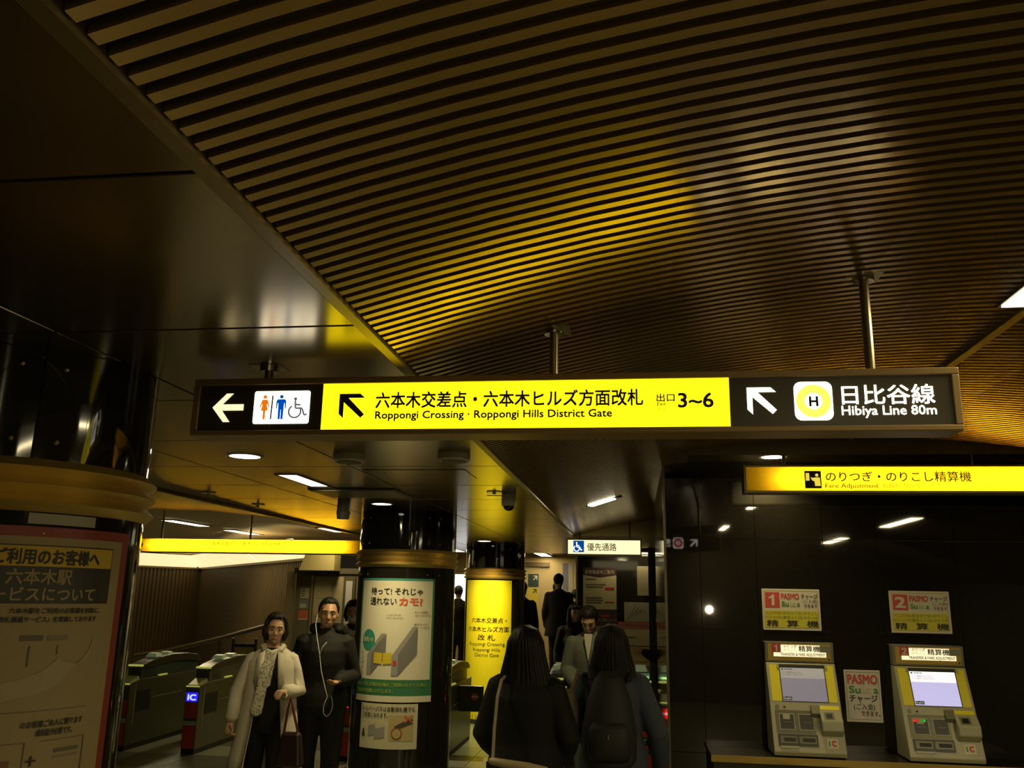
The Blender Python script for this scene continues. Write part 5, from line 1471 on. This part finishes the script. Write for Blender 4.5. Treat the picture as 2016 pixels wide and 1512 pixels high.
c.limb([(0.02, -0.110, 1.41), (-0.005, -0.140, 1.28), (-0.020, -0.135, 1.16)], [0.026, 0.034, 0.034], n=12, flat=0.35)
o = mk('scarf', scaled(c, s), SCARF, t, smooth=True, local=True)
remesh(o, 0.009, 2)
# handbag on her arm
hbag = thing('handbag', 'dark red handbag hanging from the arm of the person in white', 'bag', (-2.52, 6.52, 0.52))
mk('body', MB().hexa([(-2.62, 6.46, 0.52), (-2.42, 6.46, 0.52), (-2.42, 6.58, 0.52), (-2.62, 6.58, 0.52), (-2.59, 6.49, 0.76), (-2.45, 6.49, 0.76), (-2.45, 6.55, 0.76), (-2.59, 6.55, 0.76)]), mat('bag_dark_red', (0.014, 0.004, 0.004), 0.4), hbag, bevel=0.02)
mk('strap', MB().limb([(-2.58, 6.52, 0.75), (-2.555, 6.50, 0.92), (-2.535, 6.49, 1.00), (-2.515, 6.50, 0.92), (-2.47, 6.52, 0.75)], [0.010] * 5, n=8), mat('bag_red_strap', (0.09, 0.010, 0.011), 0.45), hbag)

# --- man in the dark hooded jacket with earphones
HE = (0.05, 0.06, 0.10)
t, j, s, cz = build_person('person', 'person in a black hooded jacket wearing white earphones and holding out one hand', (-2.555, 7.22), R(16), 1.70, 0.009, SKIN2,
    J=dict(elbR=(0.25, 0.01, 1.09), wriR=(0.13, -0.22, 1.07), elbL=(-0.245, 0.03, 1.09), wriL=(-0.23, -0.08, 0.86), kneR=(0.09, -0.08, 0.49), ankR=(0.10, -0.06, 0.085)),
    head=(HE[2], HE[0], HE[1]), top=BLKJ, bottom=BLK, puff=0.026, fat=1.05, curl=(0.35, 0.6), palm=dict(R=(0, -0.1, 1), L=(1, 0.2, 0)), shoes=mat('shoe_grey', (0.10, 0.10, 0.08), 0.5))
face_parts(t, cz, HE, (0, 0.02, cz - 0.12), HAIR, mat('lip_tan', (0.24, 0.09, 0.06), 0.5), s)
short_hair(t, cz, s, HAIR, HE, 0.008, fringe='high')
c = MB().limb([(-0.10, -0.02, 1.46), (-0.11, 0.07, 1.47), (0.0, 0.13, 1.46), (0.11, 0.07, 1.47), (0.10, -0.02, 1.46)], [0.030, 0.045, 0.055, 0.045, 0.030], n=12)
o = mk('hood', scaled(c, s), BLKJ, t, smooth=True, local=True)
remesh(o, 0.012, 3)
WIRE = mat('earphone_white', (0.55, 0.52, 0.42), 0.5)
c = MB()
c.limb([(-0.078, -0.02, 1.585), (-0.085, -0.07, 1.50), (-0.060, -0.150, 1.40), (-0.030, -0.165, 1.27), (-0.010, -0.165, 1.15), (0.03, -0.175, 1.02), (0.055, -0.19, 0.95)], [0.0035] * 7, n=6)
c.limb([(0.055, -0.19, 0.95), (0.036, -0.187, 0.905), (0.028, -0.185, 0.86), (0.034, -0.182, 0.82), (0.055, -0.18, 0.80), (0.078, -0.182, 0.815), (0.095, -0.186, 0.85), (0.100, -0.19, 0.89), (0.094, -0.19, 0.93), (0.08, -0.19, 0.96)], [0.0028] * 10, n=6)
c.limb([(0.02, -0.165, 1.37), (-0.012, -0.168, 1.33), (-0.028, -0.166, 1.27)], [0.003] * 3, n=6)
mk('earphones', scaled(c, s), WIRE, t, smooth=True, local=True)

# --- masked person behind him
t, j, s, cz = build_person('person', 'person in a white face mask and patterned scarf behind the man in black', (-3.00, 9.30), R(14), 1.66, 0.013, SKIN, top=BLKJ, bottom=JEANS, head=(0.0, 0.1, 0), puff=0.02, J=dict(kneL=(-0.09, -0.1, 0.48), ankL=(-0.09, -0.16, 0.085)), shoes=mat('shoe_grey'))
face_parts(t, cz, (0.1, 0, 0), (0, 0.02, cz - 0.12), HAIR, s=s)
short_hair(t, cz, s, HAIR, (0.1, 0, 0), 0.011, vol=1.08, bob=0.03)
c = MB().ball((0, -0.072, cz - 0.062), 0.052, 0.034, 0.042, 12, 10)
c.rot(0, (0, 0.02, cz - 0.12), (0.1, 0, 0))
mk('face_mask', scaled(c, s), mat('mask_white', (0.55, 0.52, 0.44), 0.7), t, smooth=True, local=True)
c = MB().limb([(-0.08, 0.02, 1.44), (-0.06, -0.09, 1.40), (0.03, -0.11, 1.37), (0.08, -0.08, 1.41), (0.08, 0.02, 1.44)], [0.035] * 5, n=10)
c.limb([(0.06, -0.11, 1.37), (0.09, -0.15, 1.26), (0.11, -0.15, 1.14)], [0.035, 0.05, 0.05], n=10, flat=0.5)
mk('scarf', scaled(c, s), SCARF, t, smooth=True, local=True)

# --- two women seen from behind
def long_hair(t, cz, s, m, zend, w_=1.0, wave=0.0, n=150):
    rnd = random.Random(int(zend * 997) + 5)
    b = MB()
    b.ball((0, 0.018, cz + 0.026), 0.084 * w_, 0.100, 0.092, 18, 12)
    prof = [(1.62, 0.086, 0.096), (1.56, 0.094, 0.088), (1.48, 0.112, 0.084), (1.40, 0.130, 0.082), (1.30, 0.138, 0.082), (1.20, 0.128, 0.080), (1.10, 0.110, 0.075)]
    def at_z(z):
        for (z0, x0, y0), (z1, x1, y1) in zip(prof, prof[1:]):
            if z >= z1:
                k = max(0, min(1, (z0 - z) / (z0 - z1)))
                return x0 + (x1 - x0) * k, y0 + (y1 - y0) * k
        return prof[-1][1:]
    L = [(0, 0.055, zend + 0.05, 0.09 * w_, 0.03), (0, 0.060, 1.30, 0.122 * w_, 0.055), (0, 0.056, 1.40, 0.116 * w_, 0.060), (0, 0.046, 1.48, 0.100 * w_, 0.066), (0, 0.034, 1.56, 0.084 * w_, 0.074)]
    b.loft([q for q in L if q[2] >= zend], 18)
    for k in range(n):
        a = R(62 + 236.0 * (k + rnd.random()) / n)        # around the sides and the back
        pts, rad = [], []
        ze = zend + rnd.uniform(-0.03, 0.05) + 0.05 * abs(math.sin(a))
        pts.append(Vector((0.02 * math.sin(a), 0.018 - 0.02 * math.cos(a), cz + 0.119)))
        pts.append(Vector((0.060 * w_ * math.sin(a), 0.018 - 0.072 * math.cos(a), cz + 0.092)))
        rad += [0.008, 0.013]
        ph = rnd.uniform(0, 6.28)
        lf = rnd.uniform(0.96, 1.05)
        z = 1.62
        while z > ze:
            x_, y_ = at_z(z)
            ww = wave * math.sin(ph + z * 42) * (1.6 - z) * 3
            pts.append(Vector((x_ * w_ * lf * math.sin(a) + ww, 0.026 - y_ * lf * math.cos(a) * 0.92 + ww * 0.5, z)))
            rad.append(0.0135)
            z -= 0.055
        rad[-1] = 0.004
        b.limb(pts, rad, n=6)
    return mk('hair', scaled(b, s), m, t, smooth=True, local=True)
t, j, s, cz = build_person('person', 'person with long straight black hair in a black jacket seen from behind', (-0.60, 5.00), R(172), 1.595, 0.011, SKIN,
    J=dict(elbL=(-0.255, 0.0, 1.10), wriL=(-0.185, -0.16, 0.96), elbR=(0.255, 0.0, 1.10), wriR=(0.20, -0.15, 0.97)), top=BLKJ, bottom=mat('skirt_beige', (0.27, 0.22, 0.12), 0.8), puff=0.030, fat=1.16, female=True)
long_hair(t, cz, s, HAIR, 1.17, 1.10)
bg = thing('shoulder_bag', 'beige shoulder bag with a long thin strap on the person in black', 'bag', (-0.60, 4.80, 0.70))
mk('body', MB().hexa([(-0.755, 4.695, 0.66), (-0.425, 4.695, 0.66), (-0.425, 4.775, 0.66), (-0.755, 4.775, 0.66), (-0.745, 4.705, 0.905), (-0.44, 4.705, 0.88), (-0.44, 4.765, 0.88), (-0.745, 4.765, 0.905)]), BEIGE, bg, bevel=0.015)
mk('flap_edge', MB().limb([(-0.742, 4.708, 0.945), (-0.66, 4.698, 0.935), (-0.55, 4.698, 0.925), (-0.452, 4.705, 0.915)], [0.018, 0.022, 0.022, 0.014], n=10), BEIGE, bg, smooth=True)
mk('strap', MB().limb([(-0.742, 4.77, 0.93), (-0.742, 4.80, 1.08), (-0.735, 4.84, 1.24), (-0.720, 4.88, 1.325), (-0.700, 4.97, 1.350)], [0.0085] * 5, n=8), mat('strap_beige', (0.30, 0.25, 0.15), 0.5), bg)
mk('strap_ring', MB().cyl((-0.742, 4.765, 0.935), 0.014, 0.008, 'y', 12), CHROME, bg)
mk('tassel', MB().box(-0.775, -0.755, 4.76, 4.775, 0.84, 0.93), BLACK, bg)

t, j, s, cz = build_person('person', 'person with long black hair in a blue denim jacket carrying a black backpack', (-0.135, 5.35), R(176), 1.60, 0.011, SKIN,
    J=dict(elbL=(-0.275, 0.02, 1.09), wriL=(-0.285, -0.09, 0.90), elbR=(0.275, 0.0, 1.12), wriR=(0.20, -0.16, 1.02)), top=DENIM, bottom=BLK, puff=0.026, fat=1.10, top_len=0.74, female=True)
long_hair(t, cz, s, HAIR, 1.15, 1.06, wave=0.010)
bp_ = thing('backpack', 'limp black backpack on the person in denim', 'backpack', (-0.15, 5.16, 0.85))
c = MB()
c.loft([(-0.15, 5.11, 0.86, 0.11, 0.05), (-0.15, 5.165, 0.90, 0.150, 0.085), (-0.15, 5.16, 1.05, 0.152, 0.095), (-0.15, 5.17, 1.20, 0.125, 0.080), (-0.15, 5.18, 1.32, 0.085, 0.055), (-0.15, 5.19, 1.36, 0.05, 0.03)], 20)
o = mk('body', c, mat('backpack_black', (0.008, 0.0075, 0.006), 0.7), bp_, smooth=True)
mk('pocket', MB().loft([(-0.15, 5.10, 0.90, 0.105, 0.04), (-0.15, 5.085, 0.94, 0.12, 0.045), (-0.15, 5.085, 1.06, 0.115, 0.045), (-0.15, 5.10, 1.10, 0.09, 0.03)], 18), mat('backpack_black'), bp_, smooth=True)
mk('strap', MB().limb([(-0.245, 5.22, 1.32), (-0.255, 5.30, 1.375), (-0.255, 5.40, 1.37)], [0.022] * 3, n=8, flat=0.4), mat('backpack_black'), bp_)
mk('strap', MB().limb([(-0.03, 5.22, 1.32), (-0.02, 5.30, 1.375), (-0.02, 5.40, 1.37)], [0.022] * 3, n=8, flat=0.4), mat('backpack_black'), bp_)
mk('zip_tag', MB().box(-0.155, -0.148, 5.032, 5.04, 1.02, 1.045), CHROME, bp_)
bag2 = thing('tote_bag', 'brown patterned tote bag hanging at the side of the person in denim', 'bag', (-0.40, 5.25, 0.95))
c = MB().loft([(-0.40, 5.25, 0.98, 0.045, 0.04), (-0.40, 5.25, 1.02, 0.085, 0.06), (-0.395, 5.25, 1.10, 0.080, 0.06), (-0.385, 5.25, 1.20, 0.05, 0.035), (-0.375, 5.25, 1.25, 0.02, 0.02)], 16)
mk('body', c, mat('tote_brown', (0.10, 0.075, 0.035), 0.7, noise=(18, 0.7, (1, 1, 1))), bag2, smooth=True)
mk('strap', MB().limb([(-0.375, 5.25, 1.24), (-0.345, 5.28, 1.30), (-0.33, 5.32, 1.35)], [0.010] * 3, n=8), mat('tote_brown'), bag2)

# --- people coming through the gates
HE = (0.12, 0.0, 0.25)
t, j, s, cz = build_person('person', 'person with long dark hair in a black coat passing the priority gate', (-0.775, 11.66), R(4), 1.66, 0.014, SKIN, top=BLK, bottom=BLK, top_len=0.62, puff=0.022, female=True, head=(HE[2], HE[0], HE[1]), J=dict(elbR=(0.23, -0.02, 1.09), wriR=(0.10, -0.20, 1.04)))
face_parts(t, cz, HE, (0, 0.02, cz - 0.12), HAIR, s=s)
c = MB()
c.ball((0, 0.026, cz + 0.036), 0.086, 0.100, 0.082, 18, 12)
for sg in (-1, 1):
    c.limb([(0.070 * sg, -0.01, cz + 0.06), (0.084 * sg, 0.0, cz - 0.02), (0.088 * sg, -0.02, cz - 0.13), (0.080 * sg, -0.05, cz - 0.23)], [0.026, 0.028, 0.034, 0.022], n=10)
c.loft([(0, 0.07, 1.32, 0.10, 0.03), (0, 0.075, 1.42, 0.10, 0.045), (0, 0.06, 1.55, 0.085, 0.06), (0, 0.04, 1.64, 0.08, 0.07)], 16)
c.limb([(-0.05, -0.072, cz + 0.055), (0, -0.086, cz + 0.070), (0.05, -0.072, cz + 0.055)], [0.018, 0.022, 0.018], n=10)
c.rot(0, (0, 0.02, cz - 0.12), (0.06, 0, 0.2))
remesh(mk('hair', scaled(c, s), HAIR, t, smooth=True, local=True), 0.011, 2)
HE = (0.55, 0.0, -0.05)
t, j, s, cz = build_person('person', 'person in a grey suit and white shirt looking down at the gate', (-0.42, 8.55), R(-4), 1.68, 0.013, SKIN, top=GREYS, bottom=GREYS, puff=0.022, head=(HE[2], HE[0], HE[1]), J=dict(elbR=(0.23, -0.02, 1.10), wriR=(0.12, -0.20, 1.02), elbL=(-0.23, -0.02, 1.10), wriL=(-0.12, -0.20, 1.00)))
face_parts(t, cz, HE, (0, 0.02, cz - 0.12), HAIR, s=s)
short_hair(t, cz, s, HAIR, HE, 0.011, vol=1.06)
mk('shirt_front', scaled(MB().prism([(-0.040, 1.445), (0.040, 1.445), (0.030, 1.36), (0.0, 1.20), (-0.030, 1.36)], -0.165, -0.12), s), SHIRT, t, local=True)
# --- people on the stair
def back_person(label, x, y, z, h, rz, m, vox=0.018, hair=HAIR, bottom=DARKG, grp='people climbing the stair'):
    t, j, s, cz = build_person('person', label, (x, y, z), rz, h, vox, SKIN, top=m, bottom=bottom, puff=0.026, fat=1.1, top_len=0.70, group=grp)
    short_hair(t, cz, s, hair, (0, 0, 0), 0.014)
    return t
back_person('broad person in a dark coat climbing the stair seen from behind', -1.25, 14.80, 0.42, 1.68, R(176), DARKG)
back_person('person in a dark suit half hidden behind the yellow pillar', -1.80, 14.30, 0.28, 1.68, R(170), BLK)
back_person('distant person in a dark jacket at the top of the stair', -1.38, 16.0, 0.42, 1.56, R(180), DARKG)
back_person('small distant person beside the grey advert panel', -1.10, 16.72, 0.42, 1.44, R(180), BLK)
back_person('dark silhouetted person glimpsed between the two pillars', -2.99, 15.0, 0.42, 1.46, R(180), BLK)
back_person('person in a pale shirt glimpsed beside the gate flap', -2.62, 11.9, 0.0, 1.40, R(90), SHIRT, bottom=JEANS, grp='passers behind the pillar')
t, j, s, cz = build_person('person', 'person at the black wall holding a sheet of paper', (0.36, 11.15), R(-95), 1.62, 0.015, SKIN, top=BLK, bottom=BLK, puff=0.022, J=dict(elbR=(0.20, -0.10, 1.10), wriR=(0.12, -0.26, 1.18), elbL=(-0.20, -0.10, 1.10), wriL=(-0.10, -0.26, 1.16)))
short_hair(t, cz, s, HAIR, (0.3, 0, 0), 0.013)
ppr = mk('paper_sheet', MB().hexa([(-0.06, 11.05, 1.10), (0.06, 11.05, 1.06), (0.06, 11.25, 1.06), (-0.06, 11.25, 1.10), (-0.06, 11.05, 1.103), (0.06, 11.05, 1.063), (0.06, 11.25, 1.063), (-0.06, 11.25, 1.103)]), SHIRT)
tag(ppr, 'white sheet of paper held by the person at the black wall', 'paper')

flush_texts()
